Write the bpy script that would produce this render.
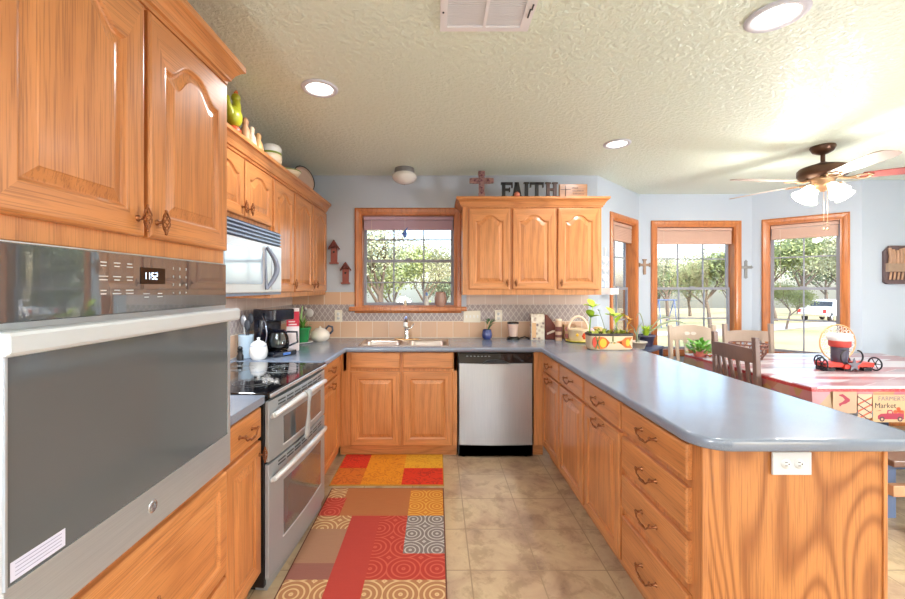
import bpy, bmesh, math, random
from mathutils import Matrix, Vector, Euler
random.seed(7)
PI = math.pi
SC = bpy.context.scene
for o in list(bpy.data.objects):
    bpy.data.objects.remove(o)
C = SC.collection

# ------------------------------------------------------------------ camera, world, light, exposure
ZC = 1.41
cam_d = bpy.data.cameras.new('camera')
cam_d.sensor_width = 36.0
cam_d.lens = 402.0 / 905.0 * 36.0
cam_d.shift_x = (452.5 - 437.0) / 905.0
cam_d.shift_y = -(299.5 - 287.0) / 905.0
cam_d.clip_start = 0.05
cam_d.clip_end = 400
cam = bpy.data.objects.new('camera', cam_d)
cam.location = (0, 0, ZC)
cam.rotation_euler = (PI / 2, 0, 0)
C.objects.link(cam)
SC.camera = cam

W = bpy.data.worlds.new('sky')
SC.world = W
W.use_nodes = True
wn = W.node_tree
for n in list(wn.nodes):
    wn.nodes.remove(n)
sky = wn.nodes.new('ShaderNodeTexSky')
sky.sky_type = 'NISHITA'
sky.sun_disc = False
sky.sun_elevation = math.radians(38)
sky.sun_rotation = math.radians(150)
sky.air_density = 1.0
sky.dust_density = 2.5
bg = wn.nodes.new('ShaderNodeBackground')
bg.inputs['Strength'].default_value = 0.55
wo = wn.nodes.new('ShaderNodeOutputWorld')
wn.links.new(sky.outputs[0], bg.inputs[0])
wn.links.new(bg.outputs[0], wo.inputs[0])

sun_d = bpy.data.lights.new('sun', 'SUN')
sun_d.energy = 2.7
sun_d.angle = math.radians(1.5)
sun_d.color = (1.0, 0.95, 0.86)
sun = bpy.data.objects.new('sun', sun_d)
# high sun from behind the left of the house: the bay windows get no direct beam on the floor
sun.rotation_euler = Euler((math.radians(48), 0, math.radians(-25)))
C.objects.link(sun)

SC.view_settings.view_transform = 'Standard'
SC.view_settings.look = 'None'
SC.view_settings.exposure = 0.84
SC.view_settings.gamma = 1.0
SC.view_settings.use_curve_mapping = False
SC.cycles.use_denoising = True
SC.cycles.max_bounces = 9
SC.cycles.diffuse_bounces = 5
SC.cycles.glossy_bounces = 4
SC.cycles.transmission_bounces = 6
SC.cycles.transparent_max_bounces = 16
SC.cycles.sample_clamp_indirect = 6.0
SC.cycles.caustics_reflective = False
SC.cycles.caustics_refractive = False

LAMP_W = 6.0       # each recessed lamp
FILL_GLOBE_S = 100.0      # unseen opal globes, added as room fill
FAN_W = 8.0         # each fan lamp shade

# ------------------------------------------------------------------ helpers
def lin(c):
    r = []
    for x in c[:3]:
        x = x / 255.0
        r.append(x / 12.92 if x <= 0.04045 else ((x + 0.055) / 1.055) ** 2.4)
    return (r[0], r[1], r[2], 1.0)

MATS = {}
def mat(name, rgb, rough=0.5, metal=0.0, spec=0.5, coat=0.0, alpha=1.0, trans=0.0, emit=None, estr=0.0, vary=0.0, vscale=8.0, bump=0.0, bscale=60.0):
    if name in MATS:
        return MATS[name]
    m = bpy.data.materials.new(name)
    m.use_nodes = True
    nt = m.node_tree
    b = nt.nodes['Principled BSDF']
    c = lin(rgb)
    b.inputs['Base Color'].default_value = c
    b.inputs['Roughness'].default_value = rough
    b.inputs['Metallic'].default_value = metal
    b.inputs['Specular IOR Level'].default_value = spec
    b.inputs['Coat Weight'].default_value = coat
    b.inputs['Coat Roughness'].default_value = 0.08
    b.inputs['Alpha'].default_value = alpha
    b.inputs['Transmission Weight'].default_value = trans
    if emit:
        b.inputs['Emission Color'].default_value = lin(emit)
        b.inputs['Emission Strength'].default_value = estr
    tc = nt.nodes.new('ShaderNodeTexCoord')
    nz = nt.nodes.new('ShaderNodeTexNoise')
    nz.inputs['Scale'].default_value = vscale
    nz.inputs['Detail'].default_value = 4
    nt.links.new(tc.outputs['Object'], nz.inputs['Vector'])
    mx = nt.nodes.new('ShaderNodeMixRGB')
    v = vary if vary else 0.03
    mx.inputs[1].default_value = (c[0] * (1 - v), c[1] * (1 - v), c[2] * (1 - v), 1)
    mx.inputs[2].default_value = (min(1, c[0] * (1 + v)), min(1, c[1] * (1 + v)), min(1, c[2] * (1 + v)), 1)
    nt.links.new(nz.outputs['Fac'], mx.inputs[0])
    nt.links.new(mx.outputs[0], b.inputs['Base Color'])
    if bump:
        nb = nt.nodes.new('ShaderNodeTexNoise')
        nb.inputs['Scale'].default_value = bscale
        nb.inputs['Detail'].default_value = 3
        nt.links.new(tc.outputs['Object'], nb.inputs['Vector'])
        bp = nt.nodes.new('ShaderNodeBump')
        bp.inputs['Strength'].default_value = bump
        bp.inputs['Distance'].default_value = 0.01
        nt.links.new(nb.outputs['Fac'], bp.inputs['Height'])
        nt.links.new(bp.outputs[0], b.inputs['Normal'])
    MATS[name] = m
    return m

class N:
    """tiny node-graph helper for procedural materials"""
    def __init__(s, name):
        s.m = bpy.data.materials.new(name)
        s.m.use_nodes = True
        s.t = s.m.node_tree
        s.b = s.t.nodes['Principled BSDF']
        MATS[name] = s.m
    def n(s, kind, **kw):
        x = s.t.nodes.new('ShaderNode' + kind)
        for k, v in kw.items():
            setattr(x, k, v)
        return x
    def l(s, a, b):
        s.t.links.new(a, b)
    def coord(s, scale=(1, 1, 1), loc=(0, 0, 0), rot=(0, 0, 0), kind='Object'):
        tc = s.n('TexCoord')
        mp = s.n('Mapping')
        mp.inputs['Scale'].default_value = scale
        mp.inputs['Location'].default_value = loc
        mp.inputs['Rotation'].default_value = rot
        s.l(tc.outputs[kind], mp.inputs['Vector'])
        return mp.outputs[0]
    def noise(s, vec, scale, detail=3, rough=0.5, dist=0.0):
        x = s.n('TexNoise')
        x.inputs['Scale'].default_value = scale
        x.inputs['Detail'].default_value = detail
        x.inputs['Roughness'].default_value = rough
        x.inputs['Distortion'].default_value = dist
        s.l(vec, x.inputs['Vector'])
        return x.outputs['Fac']
    def math(s, op, a, b=None, c=None):
        x = s.n('Math', operation=op)
        for i, v in enumerate((a, b, c)):
            if v is None:
                continue
            if isinstance(v, (int, float)):
                x.inputs[i].default_value = v
            else:
                s.l(v, x.inputs[i])
        return x.outputs[0]
    def ramp(s, fac, stops, interp='LINEAR'):
        x = s.n('ValToRGB')
        x.color_ramp.interpolation = interp
        e = x.color_ramp.elements
        while len(e) < len(stops):
            e.new(0.5)
        for i, (p, c) in enumerate(stops):
            e[i].position = p
            e[i].color = lin(c) if max(c) > 1 else (c[0], c[1], c[2], 1)
        s.l(fac, x.inputs[0])
        return x.outputs[0]
    def mix(s, fac, a, b, mode='MIX'):
        x = s.n('MixRGB', blend_type=mode)
        for i, v in enumerate((fac, a, b)):
            if isinstance(v, (int, float)):
                x.inputs[i].default_value = v
            elif isinstance(v, tuple):
                x.inputs[i].default_value = v
            else:
                s.l(v, x.inputs[i])
        return x.outputs[0]
    def color(s, out):
        s.l(out, s.b.inputs['Base Color'])
    def bump(s, h, strength=0.3, dist=0.01):
        bp = s.n('Bump')
        bp.inputs['Strength'].default_value = strength
        bp.inputs['Distance'].default_value = dist
        s.l(h, bp.inputs['Height'])
        s.l(bp.outputs[0], s.b.inputs['Normal'])
    def set(s, **kw):
        for k, v in kw.items():
            s.b.inputs[k.replace('_', ' ')].default_value = v

def oak(name, axis, base=(199, 128, 72), dark=(152, 86, 42), light=(212, 144, 87), ns=3.4, nr=85.0, pw=3.0, amt=0.34, st=0.13):
    """honey oak with long grain along axis ('z','x','y')"""
    g = N(name)
    sc = {'z': (1, 1, st), 'x': (st, 1, 1), 'y': (1, st, 1)}[axis]
    v = g.coord(sc)
    n1 = g.noise(v, ns, 1.2, 0.4)
    rings = g.math('SINE', g.math('MULTIPLY', n1, nr))
    rings = g.math('MULTIPLY_ADD', rings, 0.5, 0.5)
    rings = g.math('POWER', rings, pw)
    fine = {'z': (1, 1, 0.02), 'x': (0.02, 1, 1), 'y': (1, 0.02, 1)}[axis]
    v2 = g.coord(fine)
    n2 = g.noise(v2, 260, 3, 0.6)
    n3 = g.noise(g.coord(sc), 1.5, 2)
    c = g.ramp(n3, [(0.3, base), (0.7, light)])
    c = g.mix(g.math('MULTIPLY', rings, amt), c, lin(dark))
    pore = g.ramp(n2, [(0.36, (0.46, 0.42, 0.38)), (0.50, (1, 1, 1))])
    c = g.mix(0.55, c, pore, 'MULTIPLY')
    g.color(c)
    g.bump(n2, 0.12, 0.002)
    g.set(Roughness=0.36, Coat_Weight=0.25, Coat_Roughness=0.2)
    return g.m

class MB:
    def __init__(s, M=None):
        s.v, s.f, s.m, s.s = [], [], [], []
        s.M = M or Matrix()
    def add(s, vs, fs, mi=0, smooth=False):
        k = len(s.v)
        s.v += [s.M @ Vector(p) for p in vs]
        for i, f in enumerate(fs):
            s.f.append([k + j for j in f])
            s.m.append(mi[i] if isinstance(mi, (list, tuple)) else mi)
            s.s.append(smooth)
        return s
    def box(s, x0, x1, y0, y1, z0, z1, mi=0):
        v = [(x0, y0, z0), (x1, y0, z0), (x1, y1, z0), (x0, y1, z0), (x0, y0, z1), (x1, y0, z1), (x1, y1, z1), (x0, y1, z1)]
        return s.add(v, [(3, 2, 1, 0), (4, 5, 6, 7), (0, 1, 5, 4), (1, 2, 6, 5), (2, 3, 7, 6), (3, 0, 4, 7)], mi)
    def lathe(s, prof, n=24, c=(0, 0, 0), axis='z', mi=0, smooth=True, cap=True):
        vs, fs = [], []
        for r, z in prof:
            for i in range(n):
                a = 2 * PI * i / n
                p = (r * math.cos(a), r * math.sin(a), z)
                if axis == 'x': p = (z, p[0], p[1])
                if axis == 'y': p = (p[1], z, p[0])
                vs.append((p[0] + c[0], p[1] + c[1], p[2] + c[2]))
        for k in range(len(prof) - 1):
            for i in range(n):
                j = (i + 1) % n
                fs.append((k * n + i, k * n + j, (k + 1) * n + j, (k + 1) * n + i))
        s.add(vs, fs, mi, smooth)
        if cap:
            L = len(prof) - 1
            if prof[0][0] > 1e-5: s.add(vs[:n], [tuple(range(n - 1, -1, -1))], mi)
            if prof[L][0] > 1e-5: s.add(vs[L * n:], [tuple(range(n))], mi)
        return s
    def sphere(s, c, r, n=16, mi=0, sq=(1, 1, 1)):
        prof = [(max(1e-6, math.sin(PI * k / (n // 2))), -math.cos(PI * k / (n // 2))) for k in range(n // 2 + 1)]
        vs, fs = [], []
        for rr, z in prof:
            for i in range(n):
                a = 2 * PI * i / n
                vs.append((c[0] + r * sq[0] * rr * math.cos(a), c[1] + r * sq[1] * rr * math.sin(a), c[2] + r * sq[2] * z))
        for k in range(len(prof) - 1):
            for i in range(n):
                j = (i + 1) % n
                fs.append((k * n + i, k * n + j, (k + 1) * n + j, (k + 1) * n + i))
        return s.add(vs, fs, mi, True)
    def tube(s, pts, r, n=8, closed=False, mi=0, caps=True, smooth=True, flat=1.0):
        pts = [Vector(p) for p in pts]
        L = len(pts)
        rs = r if isinstance(r, (list, tuple)) else [r] * L
        vs, fs = [], []
        up = None
        for i, p in enumerate(pts):
            a = pts[(i - 1) % L] if (closed or i > 0) else p
            b = pts[(i + 1) % L] if (closed or i < L - 1) else p
            d = (b - a)
            if d.length < 1e-9: d = Vector((0, 0, 1))
            d.normalize()
            if up is None:
                up = Vector((0, 0, 1)) if abs(d.z) < 0.9 else Vector((1, 0, 0))
            u = (up - d * up.dot(d))
            if u.length < 1e-6: u = Vector((0, 1, 0)) - d * d.y
            u.normalize()
            w = d.cross(u)
            up = u
            for k in range(n):
                t = 2 * PI * k / n + PI / n
                vs.append(p + u * (rs[i] * math.cos(t) * flat) + w * (rs[i] * math.sin(t)))
        R = L if closed else L - 1
        for i in range(R):
            j = (i + 1) % L
            for k in range(n):
                q = (k + 1) % n
                fs.append((i * n + k, i * n + q, j * n + q, j * n + k))
        s.add(vs, fs, mi, smooth)
        if not closed and caps:
            s.add(vs[:n], [tuple(range(n))], mi)
            s.add(vs[-n:], [tuple(range(n - 1, -1, -1))], mi)
        return s
    def prism(s, poly, z0, z1, mi=0, axis='z'):
        """poly of 2D points; axis z: (x,y)+z ; axis y: (x,z) extruded along y ; axis x: (y,z) along x"""
        def P(p, t):
            return {'z': (p[0], p[1], t), 'y': (p[0], t, p[1]), 'x': (t, p[0], p[1])}[axis]
        n = len(poly)
        vs = [P(p, z0) for p in poly] + [P(p, z1) for p in poly]
        fs = [tuple(range(n - 1, -1, -1)), tuple(range(n, 2 * n))] + [(i, (i + 1) % n, n + (i + 1) % n, n + i) for i in range(n)]
        return s.add(vs, fs, mi)
    def build(s, name, mats, parent=None, bevel=0.0, loc=None, rot=None, fix=True, seg=2):
        me = bpy.data.meshes.new(name)
        me.from_pydata([tuple(v) for v in s.v], [], s.f)
        if not isinstance(mats, (list, tuple)): mats = [mats]
        for m in mats: me.materials.append(m)
        for p, mi, sm in zip(me.polygons, s.m, s.s):
            p.material_index = mi
            p.use_smooth = sm
        if fix:
            bm = bmesh.new(); bm.from_mesh(me)
            bmesh.ops.recalc_face_normals(bm, faces=bm.faces)
            bm.to_mesh(me); bm.free()
        me.update()
        o = bpy.data.objects.new(name, me)
        C.objects.link(o)
        if parent: o.parent = parent
        if loc: o.location = loc
        if rot: o.rotation_euler = rot
        if bevel:
            b = o.modifiers.new('bevel', 'BEVEL')
            b.width = bevel; b.segments = seg; b.limit_method = 'ANGLE'; b.angle_limit = math.radians(40)
        return o

def tag(o, label, cat, group=None, kind=None):
    if label: o['label'] = label
    if cat: o['category'] = cat
    if group: o['group'] = group
    if kind: o['kind'] = kind
    return o

def empty(name, loc, rz=0, label=None, cat=None, group=None, kind=None):
    o = bpy.data.objects.new(name, None)
    C.objects.link(o)
    o.location = loc
    o.rotation_euler = (0, 0, rz)
    o.empty_display_size = 0.05
    return tag(o, label, cat, group, kind)

def copy_tree(o, parent=None, loc=None, rz=None, label=None, scale=None):
    c = o.copy()
    C.objects.link(c)
    c.parent = parent
    for ch in o.children:
        copy_tree(ch, c)
    if loc: c.location = loc
    if rz is not None: c.rotation_euler = (0, 0, rz)
    if label: c['label'] = label
    if scale: c.scale = scale
    return c

def struct(name, mb, mats, bevel=0, label=None, parent=None, **k):
    o = mb.build(name, mats, parent, bevel, **k)
    if not parent: o['kind'] = 'structure'
    if label: o['label'] = label
    return o

# ------------------------------------------------------------------ materials
OAKV = oak('oak_vertical', 'z')
OAKH = oak('oak_horizontal', 'x')
OAKP = oak('oak_panel', 'z', (192, 122, 64), (134, 70, 28), (202, 133, 74), 2.8, 165.0, 2.4, 0.70, 0.20)
OAKY = oak('oak_trim', 'y')

def wall_mat(name, rgb):
    g = N(name)
    v = g.coord()
    n = g.noise(v, 45, 4, 0.6)
    g.color(g.mix(g.noise(v, 2, 2), lin(rgb), lin(tuple(min(255, c + 5) for c in rgb))))
    g.bump(n, 0.12, 0.01)
    g.set(Roughness=0.7)
    return g.m
WALL = wall_mat('wall_paint_blue_grey', (184, 194, 208))

g = N('ceiling_texture')
v = g.coord()
n1 = g.noise(v, 38, 4, 0.6, 0.4)
n2 = g.noise(v, 60, 3, 0.6)
h = g.math('ADD', g.ramp(n1, [(0.42, (0, 0, 0)), (0.60, (1, 1, 1))]), g.math('MULTIPLY', n2, 0.35))
g.bump(h, 0.45, 0.012)
g.color(g.mix(n1, lin((226, 236, 216)), lin((234, 244, 228))))
g.set(Roughness=0.30, Specular_IOR_Level=0.7)
CEIL = g.m

g = N('floor_tile')
v = g.coord((1 / 0.339,) * 3, (-0.166 / 0.339, -2.001 / 0.339 + 10, 0))
br = g.n('TexBrick')
br.offset = 0.0; br.squash = 1.0
br.inputs['Scale'].default_value = 1.0
br.inputs['Brick Width'].default_value = 1.0
br.inputs['Row Height'].default_value = 1.0
br.inputs['Mortar Size'].default_value = 0.011
br.inputs['Mortar Smooth'].default_value = 0.4
br.inputs['Color1'].default_value = (0, 0, 0, 1)
br.inputs['Color2'].default_value = (1, 1, 1, 1)
g.l(v, br.inputs['Vector'])
vo = g.coord()
na = g.noise(vo, 3.2, 5, 0.62, 0.6)
nb = g.noise(vo, 7, 7, 0.72, 0.35)
c = g.ramp(na, [(0.30, (152, 124, 102)), (0.44, (180, 152, 122)), (0.60, (198, 174, 138)), (0.75, (184, 166, 130))])
vein = g.ramp(nb, [(0.40, (0.55, 0.50, 0.46)), (0.50, (1, 1, 1))])
c = g.mix(0.55, c, vein, 'MULTIPLY')
c = g.mix(g.math('MULTIPLY', br.outputs['Color'], 0.13), c, lin((150, 130, 116)))
c = g.mix(br.outputs['Fac'], c, lin((150, 126, 98)))
g.color(c)
g.bump(g.math('SUBTRACT', g.math('MULTIPLY', nb, 0.3), g.math('MULTIPLY', br.outputs['Fac'], 1.0)), 0.35, 0.004)
g.set(Roughness=0.30)
FLOOR = g.m

g = N('counter_laminate')
v = g.coord()
sp = g.noise(v, 420, 2, 0.7)
cl = g.noise(v, 5, 4, 0.6)
c = g.mix(cl, lin((104, 114, 132)), lin((122, 132, 148)))
c = g.mix(g.math('MULTIPLY', g.ramp(sp, [(0.35, (0, 0, 0)), (0.65, (1, 1, 1))]), 0.30), c, lin((172, 180, 194)))
g.color(c)
g.set(Roughness=0.19, Specular_IOR_Level=0.8)
COUNTER = g.m

def tile_mat(name, w, hgt, c1, c2, grout, ox=0.0, oz=0.0, axis='x'):
    g = N(name)
    rot = (PI / 2, 0, 0)
    tc = g.n('TexCoord')
    sp = g.n('SeparateXYZ'); g.l(tc.outputs['Object'], sp.inputs[0])
    cb = g.n('CombineXYZ')
    src = sp.outputs['X'] if axis == 'x' else sp.outputs['Y']
    g.l(g.math('DIVIDE', g.math('ADD', src, ox + 10 * w), w), cb.inputs[0])
    g.l(g.math('DIVIDE', g.math('ADD', sp.outputs['Z'], oz), hgt), cb.inputs[1])
    br = g.n('TexBrick')
    br.offset = 0.0; br.squash = 1.0
    br.inputs['Scale'].default_value = 1.0
    br.inputs['Brick Width'].default_value = 1.0
    br.inputs['Row Height'].default_value = 1.0
    br.inputs['Mortar Size'].default_value = 0.02
    br.inputs['Mortar Smooth'].default_value = 0.3
    br.inputs['Color1'].default_value = lin(c1)
    br.inputs['Color2'].default_value = lin(c2)
    br.inputs['Mortar'].default_value = lin(grout)
    g.l(cb.outputs[0], br.inputs['Vector'])
    g.color(br.outputs['Color'])
    g.bump(g.math('SUBTRACT', 1.0, br.outputs['Fac']), 0.5, 0.003)
    g.set(Roughness=0.3)
    return g.m
def diamond_mat(name, size, c1, c2, grout, axis='x', oz=0.0):
    g = N(name)
    tc = g.n('TexCoord')
    sp = g.n('SeparateXYZ'); g.l(tc.outputs['Object'], sp.inputs[0])
    src = sp.outputs['X'] if axis == 'x' else sp.outputs['Y']
    x = g.math('DIVIDE', src, size * 0.72)
    z = g.math('DIVIDE', g.math('ADD', sp.outputs['Z'], oz), size)
    u = g.math('ADD', x, z); w = g.math('SUBTRACT', x, z)
    fu = g.math('ABSOLUTE', g.math('SUBTRACT', g.math('FRACT', g.math('ADD', u, 50)), 0.5))
    fw = g.math('ABSOLUTE', g.math('SUBTRACT', g.math('FRACT', g.math('ADD', w, 50)), 0.5))
    mx = g.math('MAXIMUM', fu, fw)
    line = g.math('GREATER_THAN', mx, 0.43)
    nz = g.noise(g.coord(), 22, 3)
    c = g.mix(nz, lin(c1), lin(c2))
    c = g.mix(line, c, lin(grout))
    g.color(c)
    g.bump(g.math('SUBTRACT', 1.0, line), 0.4, 0.002)
    g.set(Roughness=0.35)
    return g.m
TILE = {}
for ax in 'xy':
    TILE[ax] = (tile_mat('tile_peach_' + ax, 0.157, 0.157, (216, 178, 148), (206, 168, 140), (226, 212, 196), 0.0, -0.918, ax),
                diamond_mat('tile_diamond_' + ax, 0.074, (150, 138, 142), (168, 154, 150), (200, 190, 186), ax, -0.923),
                tile_mat('tile_peach_lit_' + ax, 0.157, 0.157, (206, 186, 176), (200, 180, 170), (222, 212, 204), 0.0, -1.239, ax))  # same peach tile, with the greyish-pink cast of the light in its colour

STEEL = mat('brushed_steel', (200, 206, 212), 0.30, 0.65, vary=0.05, vscale=3)
g = N('brushed_steel_fine')
v = g.coord((1, 1, 60))
n = g.noise(v, 8, 3)
g.color(g.mix(n, lin((176, 184, 192)), lin((208, 214, 220))))
g.set(Roughness=0.28, Metallic=0.65)
STEELB = g.m
CHROME = mat('chrome', (225, 226, 228), 0.08, 1.0)
BRONZE = mat('antique_copper', (150, 96, 62), 0.32, 0.85, vary=0.15, vscale=60)
BLACKG = mat('black_gloss', (14, 14, 16), 0.07, 0, coat=0.5)
BLACKM = mat('black_plastic', (24, 24, 27), 0.35)
WHITEP = mat('white_plastic', (236, 236, 234), 0.35)
WHITEG = mat('white_glaze', (220, 220, 218), 0.15, coat=0.4)
GREYALU = mat('grey_window_frame', (146, 148, 160), 0.5)
IVORY = mat('ivory_plastic', (226, 214, 188), 0.4)
DARKSTEEL = mat('dark_grey_plastic', (62, 66, 74), 0.4)

g = N('oven_dark_glass')
g.set(Roughness=0.10, Specular_IOR_Level=0.6, Coat_Weight=0.5, Coat_Roughness=0.03)
g.color(g.mix(g.noise(g.coord(), 2, 2), lin((88, 91, 94)), lin((98, 101, 104))))
OVENGLASS = g.m
g = N('oven_panel_glass')
g.set(Roughness=0.04, Specular_IOR_Level=0.5, Coat_Weight=1.0, Coat_Roughness=0.02, Coat_IOR=2.1)
g.color(g.mix(g.noise(g.coord(), 2, 2), lin((72, 76, 80)), lin((80, 84, 88))))
PANELGLASS = g.m

def thin_glass(name, tint=(1, 1, 1), refl=0.5, rough=0.0):
    m = bpy.data.materials.new(name); m.use_nodes = True
    t = m.node_tree
    for n in list(t.nodes): t.nodes.remove(n)
    out = t.nodes.new('ShaderNodeOutputMaterial')
    tr = t.nodes.new('ShaderNodeBsdfTransparent'); tr.inputs[0].default_value = (tint[0], tint[1], tint[2], 1)
    gl = t.nodes.new('ShaderNodeBsdfGlossy'); gl.inputs['Roughness'].default_value = rough
    fr = t.nodes.new('ShaderNodeFresnel'); fr.inputs[0].default_value = 1.45
    mu = t.nodes.new('ShaderNodeMath'); mu.operation = 'MULTIPLY'; mu.inputs[1].default_value = refl
    mx = t.nodes.new('ShaderNodeMixShader')
    t.links.new(fr.outputs[0], mu.inputs[0]); t.links.new(mu.outputs[0], mx.inputs[0])
    t.links.new(tr.outputs[0], mx.inputs[1]); t.links.new(gl.outputs[0], mx.inputs[2])
    t.links.new(mx.outputs[0], out.inputs[0])
    return m
PANE = thin_glass('window_pane', (0.97, 0.98, 0.98), 0.6)
CLEAR = thin_glass('clear_glassware', (0.82, 0.87, 0.9), 1.0, 0.02)

# ------------------------------------------------------------------ room shell
H = 2.50
YB = 3.93            # back wall
XL = -1.42           # left wall
BAY = [(1.569, 3.93), (2.37, 4.72), (3.70, 4.72), (4.327, 4.093)]
XR, YR = 6.2, -2.6

def wall(name, p0, p1, openings=(), t=0.13, e0=0.0, e1=0.0, z0=0.0, z1=H, m=None):
    """wall from p0 to p1, inner face on the right-hand side seen walking p0 -> p1 ... thickness goes to the left"""
    d = Vector((p1[0] - p0[0], p1[1] - p0[1])); L = d.length
    ang = math.atan2(d.y, d.x)
    mb = MB(Matrix.Translation((p0[0], p0[1], 0)) @ Matrix.Rotation(ang, 4, 'Z'))
    s = -e0
    for (a, b, za, zb) in sorted(openings):
        mb.box(s, a, 0, t, z0, z1)
        if za > z0: mb.box(a, b, 0, t, z0, za)
        mb.box(a, b, 0, t, zb, z1)
        s = b
    mb.box(s, L + e1, 0, t, z0, z1)
    return struct(name, mb, m or WALL)

KW = (-0.742, 0.178, 1.217, 2.121)           # kitchen window opening x0,x1,z0,z1
W2 = (0.203, 1.133, 0.66, 2.125)             # along bay segment 2 (from x=2.37)
W1 = (0.35, 1.00, 0.66, 2.125)
W3 = (0.150, 0.740, 0.66, 2.125)
wall('wall_back', (XL, YB), (1.569, YB), [(KW[0] - XL, KW[1] - XL, KW[2], KW[3])], e0=0.13)
wall('wall_bay_left', BAY[0], BAY[1], [W1], e1=0.05)
wall('wall_bay_middle', BAY[1], BAY[2], [W2], e0=0.05, e1=0.05)
wall('wall_bay_right', BAY[2], BAY[3], [W3], e0=0.05)
wall('wall_dining', BAY[3], (XR, BAY[3][1]), e1=0.13)
RW = [(1.2, 2.3, 0.9, 2.12), (3.6, 5.4, 0.05, 2.1)]
wall('wall_right', (XR, BAY[3][1]), (XR, YR), RW, e1=0.13)
wall('wall_rear', (XR, YR), (XL, YR), [(1.2, 3.2, 0.05, 2.12), (4.6, 6.6, 0.9, 2.12)], e1=0.13)
wall('wall_left', (XL, YR), (XL, YB))

fl = MB()
fl.prism([(XL - .13, YR - .13), (XR + .13, YR - .13), (XR + .13, 4.22), (4.2, 4.22), (3.75, 4.85), (2.32, 4.85), (1.5, 4.06), (XL - .13, 4.06)], -0.12, 0)
struct('floor', fl, FLOOR)
ce = MB()
ce.prism([(XL - .13, YR - .13), (XR + .13, YR - .13), (XR + .13, 4.22), (4.35, 4.22), (3.75, 4.85), (2.32, 4.85), (1.5, 4.06), (XL - .13, 4.06)], H, H + 0.15)
struct('ceiling', ce, CEIL)

def frame_loops(mb, x0, x1, z0, z1, prof, mi=0):
    """mitred rectangular frame: prof = list of (grow, y)"""
    vs, fs = [], []
    for (o, y) in prof:
        vs += [(x0 - o, y, z0 - o), (x1 + o, y, z0 - o), (x1 + o, y, z1 + o), (x0 - o, y, z1 + o)]
    n = len(prof)
    for k in range(n):
        q = (k + 1) % n
        for i in range(4):
            j = (i + 1) % 4
            fs.append((k * 4 + i, k * 4 + j, q * 4 + j, q * 4 + i))
    mb.add(vs, fs, mi)

TRIMOAK = oak('oak_window_trim', 'z', (192, 112, 56), (150, 78, 34), (202, 124, 66))
BLIND = mat('blind_slats', (206, 168, 150), 0.5, vary=0.06)
def window(idx, origin, ang, op, cols, sill=False, cw=0.062, t=0.13, setb=0.105):
    """op=(s0,s1,z0,z1) in a local frame: x along the wall, y outward, room at y<0"""
    s0, s1, z0, z1 = op
    root = empty('window_%d' % idx, (origin[0], origin[1], 0), ang, kind='structure')
    mb = MB()
    frame_loops(mb, s0, s1, z0, z1, [(0.0, 0.002), (0.0, -0.014), (cw * .3, -0.020), (cw * .75, -0.024), (cw, -0.016), (cw, 0.002)])
    mb.build('window_casing', TRIMOAK, root)
    mb = MB()                                                     # oak returns lining the opening
    frame_loops(mb, s0, s1, z0, z1, [(0.0, -0.004), (-0.012, -0.004), (-0.012, t - 0.004), (0.0, t - 0.004)])
    mb.build('window_jamb', TRIMOAK, root)
    a, b, c, d = s0 + .012, s1 - .012, z0 + .012, z1 - .012
    zm = (c + d) / 2
    y = setb
    for (nm, za, zb, yy) in (('upper_sash', zm - .012, d, y), ('lower_sash', c, zm + .012, y - .022)):
        mb = MB()
        frame_loops(mb, a + .028, b - .028, za + .026, zb - .026, [(0.0, yy - .010), (0.028, yy - .010), (0.028, yy + .010), (0.0, yy + .010)])
        sash = mb.build(nm, GREYALU, root)
        mu = MB()
        for k in range(1, cols):
            x = a + (b - a) * k / cols
            mu.box(x - .007, x + .007, yy - .006, yy + .006, za + .02, zb - .02)
        z = (za + zb) / 2
        mu.box(a + .02, b - .02, yy - .006, yy + .006, z - .007, z + .007)
        mu.build('muntin', GREYALU, sash)
        gp = MB()
        gp.box(a + .02, b - .02, yy - .0015, yy + .0015, za + .02, zb - .02)
        gp.build('glass_pane', PANE, sash)
    lk = MB(); lk.box((a + b) / 2 - .03, (a + b) / 2 + .03, y - .045, y - .03, zm + .008, zm + .024)
    lk.build('sash_lock', GREYALU, root)
    if sill:
        mb = MB(); mb.box(s0 - .11, s1 + .11, -0.055, 0.10, z0 - .040, z0 + .001)
        mb.build('window_sill', TRIMOAK, root, 0.006)
    return root

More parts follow.
